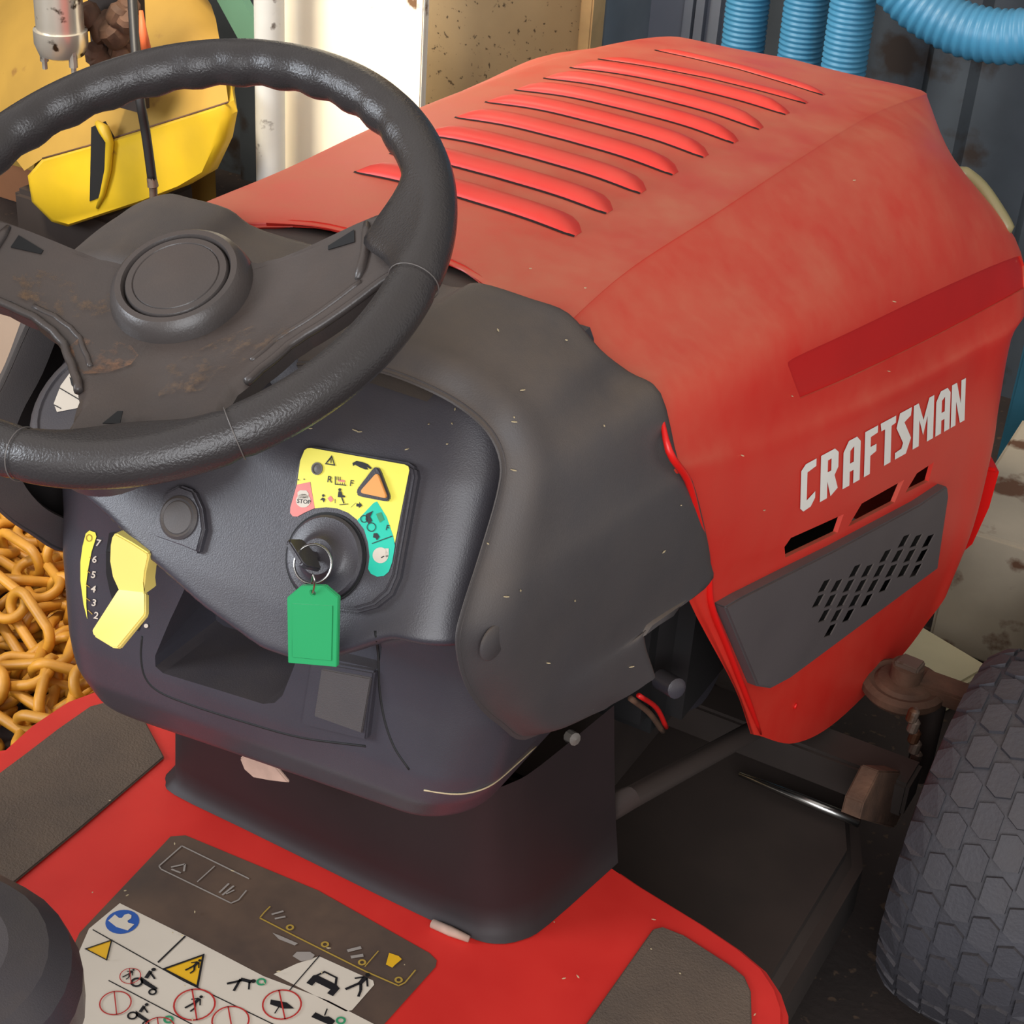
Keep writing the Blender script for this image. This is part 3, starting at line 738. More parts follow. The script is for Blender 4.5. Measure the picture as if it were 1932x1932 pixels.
# ---------------------------------------------------------------- throttle
rc = [(184, 985), (204, 988), (212, 1000), (230, 1010)]
fd = dfn(.0008)
decal('throttle_scale', [[[(163, 1006), (170, 1000), (181, 1004), (183, 1012), (174, 1040), (168, 1070), (164, 1100), (164, 1140), (166, 1168), (159, 1140), (153, 1095), (153, 1060), (157, 1030)]]], 'decal_yellow', dash, fd)
shp = []
for ch_, px, py in (('7', 187, 1023), ('6', 180, 1054), ('5', 178, 1083), ('4', 178, 1110), ('3', 179, 1136), ('2', 183, 1160)):
    shp += text_shapes(ch_, lambda u, v, px=px, py=py: at(px, py, 13, 12)(u, v-.5), .03)
shp += [[circ(277, 1180, 4)]]
decal('throttle_numbers', shp, 'decal_white', dash, dfn(.0010))
decal('throttle_ticks', [[seg((171, 1050), (174, 1052), 1.6)], [seg((166, 1076), (172, 1080), 1.6)], [seg((164, 1102), (171, 1107), 1.6)], [seg((165, 1128), (172, 1133), 1.6)], [seg((168, 1150), (176, 1158), 1.6)], [circ(170, 1014, 6, 7), circ(170, 1014, 4.4, 5.4)]], 'decal_gold', dash, dfn(.0013))
sl_ = [hit(dsk, px, py, .0006) for px, py in ((207, 1005), (222, 1003), (282, 1045), (279, 1065), (272, 1095), (274, 1150), (262, 1190), (238, 1180), (212, 1115), (203, 1080), (202, 1040))]
decal('throttle_slot_shade', [[[(207, 1005), (222, 1003), (282, 1045), (279, 1065), (272, 1095), (276, 1160), (262, 1190), (228, 1180), (208, 1115), (201, 1080), (201, 1040)]]], 'dark_void', dash, dfn(.0007))  # flat black patch, the slot's inner shade painted on the skin
def lev(px, py, o): 
    h = hit(dsk, px, py, 0) or U(px, py, y=.075); return h-(ray(px, py).normalized())*o
l1 = [U(*p, y=.012) for p in ((210, 1015), (216, 1006), (248, 1024), (279, 1044), (280, 1052), (274, 1080), (272, 1100), (274, 1118), (222, 1112), (211, 1088), (206, 1060), (207, 1030))]
l2 = [U(*p, y=.012) for p in ((222, 1112), (274, 1118))]+[U(274, 1155, y=.004), U(272, 1162, y=.003)]+[U(*p, y=-.008) for p in ((222, 1223), (212, 1222), (176, 1200), (172, 1190))]
tl = MB()
tl.prism(l1, Vector((.0, .014, -.002))); tl.prism([l2[0], l2[1], l2[2], l2[3], l2[4], l2[5], l2[6], l2[7]], Vector((0, .005, -.004)))
bevel(tl.obj('throttle_lever', 'lever_yellow', TR_), .0012, 2, 40)

# ---------------------------------------------------------------- ignition panel
kx, kc = .62, .0
def IP(px, py, d=0):                       # plane of the panel: y = .015+.62(z-.695), lifted d towards the driver
    n_ = Vector((0, -1, .62)).normalized(); p0 = Vector((.08, .015, .695))
    return UP(px, py, n_, n_.dot(p0)+.0062+d)
ipn = Vector((0, -1, .62)).normalized()
op = [(574, 846), (590, 842), (768, 872), (783, 882), (786, 900), (752, 1090), (738, 1122), (708, 1146), (672, 1156), (625, 1150), (560, 1120), (528, 1080), (518, 1050), (516, 1020), (524, 985), (566, 858)]
ip_ = [(576, 852), (590, 846), (762, 877), (774, 885), (776, 899), (744, 1085), (730, 1114), (704, 1137), (670, 1147), (628, 1142), (566, 1112), (536, 1076), (526, 1048), (524, 1022), (532, 988), (570, 862)]
fr = MB().prism([IP(*p, .0005)-ipn*.014 for p in op], ipn*.014).obj('ignition_panel', 'black_plastic', TR_); bevel(fr, .002, 2)
fp = MB().prism([IP(*p, .0) for p in ip_], ipn*.0022).obj('faceplate', 'black_plastic', fr); bevel(fp, .0008, 2)
ifn = lambda d: (lambda u, v: IP(u, v, .0022+d))
q = lambda x, y: (450+x/3.864, 750+y/3.864)          # crop coordinates to px
Q = lambda pts: [q(*p) for p in pts]
decal('yellow_label', [[Q([(480, 385), (500, 370), (530, 368), (1210, 488), (1238, 502), (1245, 530), (1140, 1060), (1125, 1000), (1080, 870), (1005, 762), (930, 830), (870, 895), (800, 840), (720, 808), (640, 800), (555, 808), (525, 615), (425, 640), (450, 460)])]], 'decal_yellow', fp, ifn(.0003))
decal('stop_patch', [[Q([(425, 635), (522, 615), (556, 806), (480, 840), (430, 868), (395, 866), (376, 842), (378, 800)])]], 'decal_pink', fp, ifn(.0005))
decal('green_sector', [[Q([(865, 895), (985, 768), (1010, 758), (1080, 870), (1128, 1010), (1140, 1080), (1120, 1200), (1095, 1270), (1060, 1300), (1010, 1306), (965, 1285), (945, 1250), (955, 1160), (945, 1060), (915, 960)])]], 'decal_teal', fp, ifn(.0005))
decal('start_symbol', [[Q(circ(1035, 1150, 58, n=18))], [Q([(1070, 1100), (1095, 1100), (1095, 1150), (1070, 1190)])]], 'decal_white', fp, ifn(.0008))
decal('stop_symbol', [[Q(circ(472, 752, 54, 50, n=18))], [Q([(430, 690), (450, 675), (495, 678), (512, 700), (510, 740), (432, 740)])]], 'decal_white', fp, ifn(.0008))
BG = []
BG.append([[Q([(680, 420), (706, 498), (628, 486)]), Q([(680, 442), (694, 488), (642, 480)])], [Q(seg((676, 450), (674, 478), 7))]])
BG.append([[Q([(830, 478), (860, 462), (900, 470), (940, 485), (972, 515), (960, 522), (935, 505), (945, 525), (925, 525), (890, 512), (850, 490), (835, 500)])]])
BG.append(text_shapes('R', lambda u, v: q(*at(662, 618, 46, 8)(u, v)), .02)); BG.append(text_shapes('F', lambda u, v: q(*at(822, 645, 44, 8)(u, v)), .02))
BG.append(text_shapes('STOP', lambda u, v: q(*at(474, 772, 30, 6)(u, v)), .02))
BG.append([[Q(seg((705, 575), (705, 635), 7))], [Q(seg((705, 632), (785, 640), 7))]]+[[Q(seg((x_, 575+(x_-705)*.1), (x_, 600+(x_-705)*.1), 5))] for x_ in (718, 730, 742)]+[[Q(seg((x_, 620), (x_, 634), 4))] for x_ in (725, 742, 758, 774)])
BG.append([[Q(circ(738, 672, 11))], [Q([(728, 684), (750, 684), (758, 712), (776, 716), (776, 728), (748, 728), (722, 726)])], [Q(seg((752, 728), (768, 772), 9))], [Q(seg((735, 782), (800, 776), 5))], [Q(seg((704, 740), (704, 770), 5))]])
BG.append([[Q([(860, 772), (880, 776), (880, 760), (902, 788), (876, 808), (878, 796), (858, 794)])], [Q(circ(618, 715, 10))], [Q([(592, 750), (612, 728), (632, 740), (622, 768), (612, 748)])], [Q(seg((818, 802), (856, 768), 3))]])
BG.append(text_shapes('F', lambda u, v: q(*at(1082, 968, 40, 14)(u, v)), .02))
BG.append([[Q(circ(915, 885, 28), ), Q(circ(915, 885, 22))], [Q(circ(968, 945, 34)), Q(circ(968, 945, 28))], [Q([(930, 850), (982, 826), (960, 870), (976, 900), (948, 920), (925, 890)])], [Q([(985, 990), (1010, 988), (1028, 1016), (1008, 1042), (1000, 1026), (980, 1020)])], [Q(seg((972, 1065), (1122, 1010), 6))], [Q(seg((1040, 1168), (1062, 1156), 8))]])
BG.append([[Q(circ(436, 600, 5))], [Q(circ(478, 596, 5))]])
for g_ in BG: decal('symbol', g_, 'decal_black', fp, ifn(.0010))
decal('small_symbols', [[Q([(648, 735), (672, 715), (692, 745), (670, 765)])], [Q(seg((725, 605), (775, 610), 14))]], 'decal_pink', fp, ifn(.0009))
decal('fuel_symbol', [[Q([(1002, 850), (1040, 836), (1062, 890), (1030, 912)])]], 'decal_green', fp, ifn(.0009))
# indicator lamp, orange triangle button
c = IP(*q(578, 520), .0022)
MB().lathe([(.0045, 0), (.0045, .0016), (.0036, .0016), (.0032, .0006), (0, .0012)], c, ipn, 16).obj('indicator_lamp', 'flange_grey', fp, auto=35)
def rtri(pts, r, n=4):
    out = []
    for i in range(3):
        p0, p1, p2 = [Vector(pts[(i+k) % 3]) for k in (-1, 0, 1)]
        a = (p0-p1).normalized(); b_ = (p2-p1).normalized()
        for k in range(n+1):
            t = k/n; out.append(tuple((p1+a*r*(1-t)**2+b_*r*t**2)))
    return out
bt = rtri([(1030, 480), (1138, 770), (850, 715)], 70)
bevel(MB().prism([IP(*q(*p), .001) for p in bt], ipn*.0045).obj('button_frame', 'black_plastic', fp), .0012, 2)
bi = rtri([(1024, 545), (1098, 740), (890, 695)], 34)
ob = bevel(MB().prism([IP(*q(*p), .0045) for p in bi], ipn*.0032).obj('triangle_button', 'button_orange', fp), .0012, 2)
# ignition switch and key
kc_ = IP(615, 1052, .0022)
MB().lathe([(.0305, 0), (.0305, .003), (.0285, .005), (.020, .0055), (.016, .008), (.014, .012), (.0128, .0135), (.004, .0135), (0, .0135)], kc_, ipn, 40).obj('ignition_switch', 'black_plastic', fr, auto=40)
MB().lathe([(.0325, 0), (.0325, .0012), (.031, .0012)], kc_, ipn, 40).obj('switch_groove', 'dark_void', fr, auto=40)

KY = thing('ignition_key', 'ignition key with steel ring and green plastic tag hanging from the dashboard', 'key', kc_+ipn*.0135)
ka = kc_+ipn*.012
ax = (IP(600, 1068, .012)-IP(562, 1008, .012)).normalized(); kn = ipn.cross(ax).normalized()
def kp(a, h, t): return ka+ax*a+ipn*h+kn*t
k2 = [(-.0035, 0), (.0035, 0), (.0035, .006), (.0125, .010), (.0135, .013), (.012, .030), (.009, .033), (-.009, .033), (-.012, .030), (-.0135, .013), (-.0125, .010), (-.0035, .006)]
o = MB().prism([kp(a, h, -.002) for a, h in k2], kn*.004).obj('key_bow', 'black_plastic', KY); bevel(o, .001, 2)
rc_ = U(590, 1064, d=(kc_-CAM).dot(fwd)-.035); view = (CAM-rc_).normalized()
MB_r = MB(); pts = []
ru = (RGT*.98+DWN*.2).normalized(); rv = view.cross(ru).normalized(); ru = (ru+view*.25).normalized()
rr_ = px_r(37, rc_)
pts = [rc_+(ru*math.cos(2*math.pi*k/36)+rv*math.sin(2*math.pi*k/36))*rr_ for k in range(37)]
MB_r.tube(pts, .0009, 8, caps=False).obj('key_ring', 'steel', KY, smooth=True)
td = (rc_-CAM).dot(fwd)+.002
tp_ = [U(px, py, d=td) for px, py in ((541, 1128), (567, 1106), (612, 1106), (638, 1128), (635, 1259), (543, 1251))]
tc_ = sum(tp_, Vector())/6; dep = tc_.y
tp_ = [U(px, py, y=dep) for px, py in ((541, 1128), (567, 1106), (612, 1106), (638, 1128), (635, 1259), (543, 1251))]
hole_c = U(590, 1119, y=dep)
tg = MB().prism(tp_, (0, .0035, 0)).obj('key_tag', 'tag_green', KY)
boolean(tg, [MB().lathe([(.0022, -.01), (.0022, .02)], hole_c, (0, 1, 0), 12).obj('cut', 'tag_green')])
bevel(tg, .0008, 2)
wn = [U(px, py, y=dep-.0006) for px, py in ((550, 1138), (628, 1142), (626, 1248), (550, 1241))]
bevel(MB().prism(wn, (0, .002, 0)).obj('tag_window', 'tag_green', tg), .0006)
MB().tube(cr([U(590, 1084, y=dep-.003), U(594, 1098, y=dep-.004), U(590, 1119, y=dep-.001), U(588, 1112, y=dep+.006), U(589, 1094, y=dep+.003), U(590, 1084, y=dep-.003)], 4), .0007, 6, caps=False).obj('split_link', 'steel', KY, smooth=True)

# ---------------------------------------------------------------- side cowls
Apx = [(560, 690, 'z', .858), (650, 690, 'z', .864), (720, 700, 'z', .869), (800, 730, 'z', .867), (870, 768, 'z', .858), (922, 815, 'z', .848), (946, 872, 'x', .207), (939, 935, 'x', .212), (905, 1050, 'x', .215), (874, 1145, 'x', .218), (860, 1210, 'x', .22), (872, 1280, 'x', .222), (902, 1332, 'x', .224), (942, 1366, 'x', .226), (992, 1392, 'x', .228), (1090, 1340, 'x', .238)]
Bpx = [(640, 478, 'z', .876), (852, 548, 'z', .878), (905, 541, 'z', .892), (1000, 570, 'z', .89), (1072, 598, 'z', .884), (1130, 665, 'z', .866), (1180, 703, 'x', .226), (1240, 740, 'x', .252), (1273, 866, 'x', .268), (1300, 905, 'x', .276), (1325, 1000, 'x', .283), (1335, 1060, 'x', .285), (1332, 1100, 'x', .285), (1224, 1172, 'x', .272), (1210, 1205, 'x', .272), (1230, 1272, 'x', .274)]
def PX(t): return U(t[0], t[1], **{t[2]: t[3]})
Ap = [PX(t) for t in Apx]; Bp = [PX(t) for t in Bpx]
outd = [Vector((0, 0, 1))]*5+[Vector((.35, 0, .94)), Vector((.8, 0, .6))]+[Vector((1, -.1, .1))]*9
rowsC = []
for a, b_, o_ in zip(Ap, Bp, outd):
    o_ = o_.normalized(); d_ = b_-a
    rowsC.append([a-o_*.02+d_.normalized()*.03, a, a+d_*.03+o_*.002, a+d_*.13+o_*.013, a+d_*.3+o_*.012, a+d_*.55+o_*.011, a+d_*.8+o_*.008, b_+o_*.003, b_-o_*.02+Vector((0, .002, 0))])
gC = surf(rowsC, 4, 4)
def cowl(sgn):
    o = MB().grid([[Vector((p.x*sgn, p.y, p.z)) for p in r_] for r_ in gC]).obj('side_cowl', 'grey_plastic', TR_, smooth=True)
    return o
cw = cowl(1); cwl = cowl(-1)
for c_ in (cw, cwl): bake(c_, ('SOLIDIFY', dict(thickness=.003, offset=-1))); [setattr(p_, 'use_smooth', True) for p_ in c_.data.polygons]; c_.data.set_sharp_from_angle(angle=rad(50))
cwb = bvh(cw)
sc_ = hit(cwb, 928, 1212)
if sc_: MB().lathe([(.0135, 0), (.0135, .0012), (.0120, .0022), (.0, .0024)], sc_, (1, -.15, .05), 26).obj('fastener_cap', 'grey_plastic', cw, auto=40)
# central top bridge between the cowls
br = [[Vector((x, .09, .852)), Vector((x, .14, .863)), Vector((x, .20, .868)), Vector((x, .25, .869)), Vector((x, .285, .866)), Vector((x, .287, .84))] for x in (-.14, -.07, 0, .07, .14)]
MB().grid(br).obj('top_bridge', 'grey_plastic', TR_, smooth=True)
# white lift-height dial on the left shoulder
dl = U(120, 742, z=.80)
dn = Vector((-.1, -.55, .83)).normalized()
ring = MB().lathe([(.062, -.03), (.062, .0), (.058, .003), (.054, .003), (.053, .0015), (0, .0015)], dl+Vector((.035, .005, .0)), dn, 40).obj('height_dial', 'black_plastic', TR_, auto=40)
rb = bvh(ring)
wf = lambda off: (lambda u, v: hit(rb, u, v, off))
decal('dial_sticker', [[[(134, 702), (148, 690), (168, 700), (160, 740), (150, 770), (108, 778), (102, 762), (115, 728)]]], 'decal_white', ring, wf(.0005))
decal('dial_marks', [[seg((113, 733), (152, 756), 1.8)], [seg((103, 765), (116, 772), 1.8)], [[(132, 712), (140, 718), (150, 722), (142, 734), (136, 728)]]], 'decal_black', ring, wf(.0009))

# ---------------------------------------------------------------- steering wheel
WC = Vector((0, -.0165, .9685)); tau = rad(25.1)
wn_ = Vector((0, -math.sin(tau), math.cos(tau))); wu = Vector((1, 0, 0)); wv = wn_.cross(wu).normalized()   # wv points forward/up
def WP(r, a, h): return WC+(wu*math.cos(a)+wv*math.sin(a))*r+wn_*h
RW, RT = .1772, .0163
sw = thing_ = None
NA, NT = 160, 20
rows = []
for i in range(NA+1):
    a = 2*math.pi*i/NA; deg = math.degrees(a) % 360
    bumpy = 0
    if 52 < deg < 172: bumpy = .0011*math.sin(deg*1.15*math.pi/6)
    rows.append([])
    for k in range(NT+1):
        t = 2*math.pi*k/NT; c_ = math.cos(t)
        rr2 = RT+(bumpy if c_ < -.2 else 0)
        # groove rings at the grip joints
        for g0 in (8.5, 219, 276, 319):
            dd = abs((deg-g0+180) % 360-180)
            if dd < .9: rr2 -= .0012
        # flare towards the spokes
        fl_ = 0
        for s0, wd_, am in ((26, 17, .030), (198, 17, .030), (298, 24, .016)):
            dd = abs((deg-s0+180) % 360-180)
            if dd < wd_: fl_ = max(fl_, am*(.5+.5*math.cos(math.pi*dd/wd_)))
        rr3 = rr2+(fl_*(-c_)**2 if c_ < 0 else 0)
        rows[-1].append(WP(RW+rr3*c_, a, rr2*math.sin(t)-(fl_*.35*max(0, -c_))))
rimo = MB().grid(rows).obj('steering_wheel', 'wheel_rubber', TR_, smooth=True)
bm = bmesh.new(); bm.from_mesh(rimo.data); bmesh.ops.remove_doubles(bm, verts=bm.verts, dist=1e-5); bmesh.ops.recalc_face_normals(bm, faces=bm.faces); bm.to_mesh(rimo.data); bm.free()
for p_ in rimo.data.polygons: p_.use_smooth = True
HUB = -.040
for g0 in (8.5, 219, 276, 319):
    a = rad(g0+.9); ring_ = [WP(RW+(RT+.0001)*math.cos(t), a, (RT+.0001)*math.sin(t)) for t in [math.pi*(-.45+1.5*k/20) for k in range(21)]]
    MB().tube(ring_, .0004, 6).obj('grip_seam', 'seam_grey', rimo, smooth=True)
def hsp(r): return interp([(0, HUB), (.05, HUB-.002), (.08, HUB+.004), (.12, HUB+.018), (.15, -.011), (.17, -.006)], r)
# star-shaped spoke plate: edge radius by angle
RA = [(0, .130), (5, .138), (11, .150), (16, .166), (35, .166), (37.5, .150), (39, .110), (41, .075), (45, .058), (52, .050), (168, .050), (176, .058), (180, .075), (182, .11), (184, .150), (186, .166), (208, .166), (211, .140), (215, .116), (222, .098), (231, .089), (241, .086), (255, .092), (266, .102), (273, .115), (278, .135), (281, .166), (316, .166), (319, .145), (324, .128), (334, .118), (346, .115), (352, .119), (360, .130)]
def spoke_plate():
    b = MB(); NAa, NR = 360, 18
    prof_r = [interp(RA, 360*i/NAa) for i in range(NAa)]
    top = []; 
    for i in range(NAa):
        a = rad(360*i/NAa); top.append([])
        for j in range(NR+1):
            r_ = .02+(prof_r[i]-.02)*j/NR
            h = hsp(r_)
            d = abs((math.degrees(a)-297+180) % 360-180)
            # raised flanges along the spoke edges
            if j >= NR-1: h -= .004*(j-NR+2)/1.0*.5
            # dished valley down the lower spoke
            if r_ > .06 and d < 22: h -= .006*math.sin(min(1, (r_-.06)/.05)*math.pi/2)*(.5+.5*math.cos(math.pi*d/22))
            top[-1].append(WP(r_, a, h))
    rows = []
    for i in range(NAa+1):
        t = top[i % NAa]; e = t[-1]
        lo_ = [p-wn_*.010 for p in reversed(t)]
        rows.append(t+lo_)
    b.grid(rows); return b
plate = spoke_plate().obj('spoke_plate', 'wheel_plastic', rimo)
bm = bmesh.new(); bm.from_mesh(plate.data); bmesh.ops.remove_doubles(bm, verts=bm.verts, dist=1e-6); bmesh.ops.recalc_face_normals(bm, faces=bm.faces); bm.to_mesh(plate.data); bm.free()
for p_ in plate.data.polygons: p_.use_smooth = True
plate.data.set_sharp_from_angle(angle=rad(45))
HC = WC+wn_*HUB
MB().lathe([(.050, -.012), (.0485, .000), (.0455, .008), (.0415, .0115), (.0375, .0115), (.0362, .009), (.0362, .002), (0, .002)], HC, wn_, 56).obj('hub_ring', 'wheel_plastic', rimo, auto=38)
MB().lathe([(.0352, .001), (.0352, .0095), (.0342, .011), (.0300, .0112), (.0294, .0104), (.0288, .0112), (0, .0118)], HC, wn_, 56).obj('hub_cap', 'wheel_plastic', rimo, auto=38)
# beads along the lower spoke edges
for a0, a1, k, rr_ in ((328, 376, .985, .0030), (334, 373, .86, .0022), (212, 270, .985, .0030), (216, 262, .86, .0022)):
    q_ = [WP(interp(RA, (a0+(a1-a0)*t/24) % 360)*k, rad(a0+(a1-a0)*t/24), hsp(interp(RA, (a0+(a1-a0)*t/24) % 360)*k)-.0006) for t in range(25)]
    MB().tube(q_, rr_, 8).obj('spoke_bead', 'wheel_plastic', plate, smooth=True)
def wray(px, py):                                  # pixel onto the dished spoke surface
    r_ = ray(px, py); h = -.02
    for _ in range(12):
        t = (h-wn_.dot(CAM-WC))/wn_.dot(r_); p = CAM+r_*t; d_ = p-WC; h = .5*h+.5*hsp(math.hypot(d_.dot(wu), d_.dot(wv)))
    return p+wn_*.001
# lightening slots near the spoke ends
for a0, r0_, r1_ in ((33, .103, .122), (189, .103, .122), (290, .122, .136)):
    a = rad(a0); e0, e1 = WP(r0_, a, hsp(r0_)+.0004), WP(r1_, a, hsp(r1_)+.0004); t_ = (e1-e0).normalized(); s_ = wn_.cross(t_)*.006
    MB().prism([e0-s_*.3, e0+s_*.3, e1+s_, e1-s_], wn_*.0006).obj('spoke_slot', 'dark_void', plate)
psk = bvh(plate)
for poly, mt_ in (([(128, 660), (150, 640), (200, 640), (248, 655), (262, 672), (248, 690), (205, 706), (160, 708), (138, 692)], 'loose_dirt'), ([(300, 700), (420, 640), (520, 600), (560, 620), (480, 680), (380, 740), (300, 750)], 'loose_dirt_thin'), ([(20, 500), (120, 520), (220, 560), (222, 600), (120, 600), (30, 560)], 'loose_dirt_thin')):
    decal('dirt_film', [[poly]], mt_, plate, lambda u, v: (hit(psk, u, v, .0012) or wray(u, v)))
# steering column
MB().lathe([(.024, 0), (.026, .05), (.03, .10), (.034, .13)], HC-wn_*.008, -wn_, 24).obj('steering_column', 'black_plastic', TR_, auto=40)
# clamp collars where the spokes meet the rim
for a0 in (26, 197):
    a = rad(a0); pts = [WP(.131, a-rad(12)+rad(22)*k/6, hsp(.131)+.0005) for k in range(7)]
    MB().tube(pts, [.002]+[.0036]*5+[.002], 8).obj('spoke_collar', 'wheel_plastic', rimo, smooth=True)

# ---------------------------------------------------------------- pedestal and footplate
FZ = .30
def FP(px, py, dz=0): return U(px, py, z=FZ+dz)
# pedestal: lofted from the footplate to the underside of the dashboard
bot = [(-.183, .30), (-.186, .20), (-.178, .178), (-.160, .168), (-.08, .166), (.0, .164), (.08, .162), (.16, .162), (.188, .168), (.206, .186), (.216, .215), (.232, .32)]
topo = [(-.165, .30), (-.165, .20), (-.160, .168), (-.14, .148), (-.07, .134), (0, .130), (.07, .134), (.14, .146), (.172, .158), (.186, .178), (.195, .21), (.21, .32)]
rows = []
for t in (0, .02, .06, .2, .45, .7, 1):
    z_ = lerp(FZ+.001, .468, t); k = t**.8
    fl2 = .010*(1-min(1, t/.06))
    rows.append([Vector((lerp(a[0], b_[0], k)*(1+fl2*2), lerp(a[1], b_[1], k)-fl2, z_)) for a, b_ in zip(cr([(p[0], p[1], 0) for p in bot], 3), cr([(p[0], p[1], 0) for p in topo], 3))])
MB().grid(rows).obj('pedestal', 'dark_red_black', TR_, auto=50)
# footplate
fo = [(-.62, .02), (-.56, .13), (-.46, .225), (-.36, .275), (-.318, .285), (-.24, .30), (.232, .305), (.30, .29), (.36, .283), (.41, .262), (.44, .235), (.455, .19), (.46, .10), (.46, -.5), (-.62, -.5)]
fo = [FP(0, 1412), FP(60, 1358), FP(120, 1318), FP(180, 1296), FP(232, 1288)]
fo = [Vector((-.62, -.10, FZ)), Vector((-.46, .0, FZ))]+fo+[Vector((-.23, .30, FZ)), Vector((.20, .30, FZ)), FP(1142, 1628), FP(1160, 1628), FP(1210, 1662), FP(1330, 1735), FP(1400, 1782), FP(1448, 1822), FP(1476, 1864), FP(1490, 1905), FP(1490, 1940)]
fo += [fo[-1]+Vector((.0, -.1, 0)), fo[-1]+Vector((0, -.5, 0)), Vector((-.62, fo[-1].y-.5, FZ))]
plate_ = MB().prism([p-Vector((0, 0, .03)) for p in fo], (0, 0, .03)).obj('footplate', 'red_footplate', TR_); bevel(plate_, .008, 3, 40)
def fpatch(name, pts, material, h, parent=plate_):
    o = MB().prism([FP(*p) for p in pts], (0, 0, h)).obj(name, material, parent); return bevel(o, min(.0015, h*.4), 2)
fpatch('rubber_mat', [(1232, 1756), (1250, 1752), (1290, 1768), (1380, 1826), (1404, 1846), (1416, 1874), (1418, 1945), (1400, 2060), (1000, 2060), (1108, 1932)], 'mat_rubber', .003)
fpatch('rubber_mat', [(255, 1328), (215, 1324), (170, 1336), (110, 1378), (50, 1424), (-20, 1476), (-160, 1600), (-160, 1780), (28, 1668), (150, 1568), (310, 1432)], 'mat_rubber', .003)
# safety decal: dark field, white strips, pictograms
DW = lambda d: (lambda u, v: FP(u, v, d))
decal('decal_field', [[[(322, 1578), (350, 1576), (600, 1680), (810, 1798), (824, 1812), (822, 1824), (700, 1960), (560, 2100), (60, 1960), (150, 1760)]]], 'decal_dark', plate_, DW(.0006))
decal('decal_white_field', [[[(226, 1704), (360, 1770), (498, 1842), (620, 1888), (760, 1960), (600, 2100), (60, 2000), (168, 1752)]], [[(602, 1804), (704, 1850), (706, 1858), (664, 1906), (652, 1908), (516, 1838), (560, 1818)]]], 'decal_white', plate_, DW(.0010))
# world-space icons: unit coordinates, right = +x, up = +y of the mower
def IC(px, py, s): 
    c = FP(px, py); return lambda u, v: (c.x+u*s, c.y+v*s)
def WF(d): return lambda x, y: Vector((x, y, FZ+d))
def icon(px, py, s, shapes):
    g = IC(px, py, s); return [[[g(*p) for p in lp] for lp in sh] for sh in shapes]
def pic(name, px, py, s_, shapes, material, d): return decal(name, icon(px, py, s_, shapes), material, plate_, WF(d))
def man(walk=0):
    return [[circ(0, .85, .13, n=10)], [[(-.14, .68), (.14, .68), (.10, .12), (-.12, .12)]], [seg((-.05, .15), (-.3-.1*walk, -.55), .15)], [seg((.05, .15), (.28, -.2), .15)], [seg((.28, -.2), (.2+.2*walk, -.6), .13)], [seg((.1, .62), (.42, .2), .1)], [seg((-.1, .62), (-.42, .3), .1)]]
ringp = lambda r=.95, w=.08: [[circ(0, 0, r, n=26), circ(0, 0, r-w, n=26)]]
mower_i = [[circ(-.5, -.35, .32, n=12), circ(-.5, -.35, .2, n=12)], [circ(.55, -.42, .22, n=12), circ(.55, -.42, .12, n=12)], [[(-.6, .05), (.1, -.05), (.6, -.1), (.6, -.3), (-.3, -.25)]], [circ(-.35, .75, .12, n=8)], [seg((-.4, .6), (-.3, .1), .2)], [seg((-.35, .5), (.1, .3), .1)]]
car_i = [[[(-.7, .1), (-.5, .55), (.3, .55), (.55, .1), (.8, 0), (.8, -.3), (-.8, -.3), (-.8, 0)], [(-.42, .45), (.22, .45), (.4, .12), (-.58, .12)]], [[(-.8, -.3), (-.45, -.3), (-.45, -.6), (-.8, -.6)]], [[(.45, -.3), (.8, -.3), (.8, -.6), (.45, -.6)]]]
bend_i = [[circ(.35, .6, .14, n=8)], [seg((.3, .5), (-.3, .35), .22)], [seg((-.3, .35), (-.1, -.5), .14)], [seg((-.2, .3), (-.7, -.3), .14)], [seg((.2, .45), (.5, .0), .1)]]
for px, py, s_, sh in ((676, 1862, .017, man(1)), (616, 1855, .017, car_i), (455, 1862, .016, bend_i), (282, 1855, .017, mower_i), (270, 1918, .014, mower_i), (365, 1898, .012, man()),
                       (530, 1898, .013, [[[(-.8, .0), (.2, .35), (.9, .2), (.3, -.2), (-.6, -.35)]], [seg((0, -.2), (.1, -.8), .08)]]),
                       (610, 1925, .012, [[[(-.8, -.3), (.8, -.2), (.8, .3), (.2, .4), (-.1, .2), (-.8, .2)]], [seg((-.1, .3), (-.3, .9), .1)]]), (242, 1842, .008, man())):
    pic('pictogram', px, py, s_, sh, 'decal_black', .0016)
for a, b_, w_ in (((350, 1768), (298, 1818), 3), ((545, 1872), (603, 1805), 2), ((175, 1756), (345, 1852), 2), ((345, 1852), (640, 1995), 2), ((205, 1852), (420, 1965), 2)):
    decal('rule_line', [[[IC(*p, 1)(0, 0) for p in seg(a, b_, w_)]]], 'decal_black', plate_, WF(.0014))
for px, py, s_ in ((362, 1826, .0185), (196, 1790, .012)):
    t_ = pic('warning_triangle', px, py, s_, [[[(0, .85), (.98, -.8), (-.98, -.8)]]], 'decal_amber', .0013)
    pic('triangle_outline', px, py, s_*1.05, [[[(0, .9), (1, -.82), (-1, -.82)], [(0, .72), (.84, -.74), (-.84, -.74)]]], 'decal_black', .0018)
pic('pictogram', 364, 1828, .011, man(), 'decal_black', .0018)
pic('blue_disc', 231, 1741, .0145, [[circ(0, 0, 1, n=26)]], 'decal_blue', .0013)
pic('blue_disc_symbol', 231, 1741, .0145, [[[(-.75, -.4), (0, -.55), (.75, -.4), (.75, .2), (.35, .12), (.22, .2), (.26, .5), (.12, .7), (-.12, .7), (-.26, .5), (-.22, .2), (-.35, .12), (-.75, .2)]]], 'decal_white', .0016)
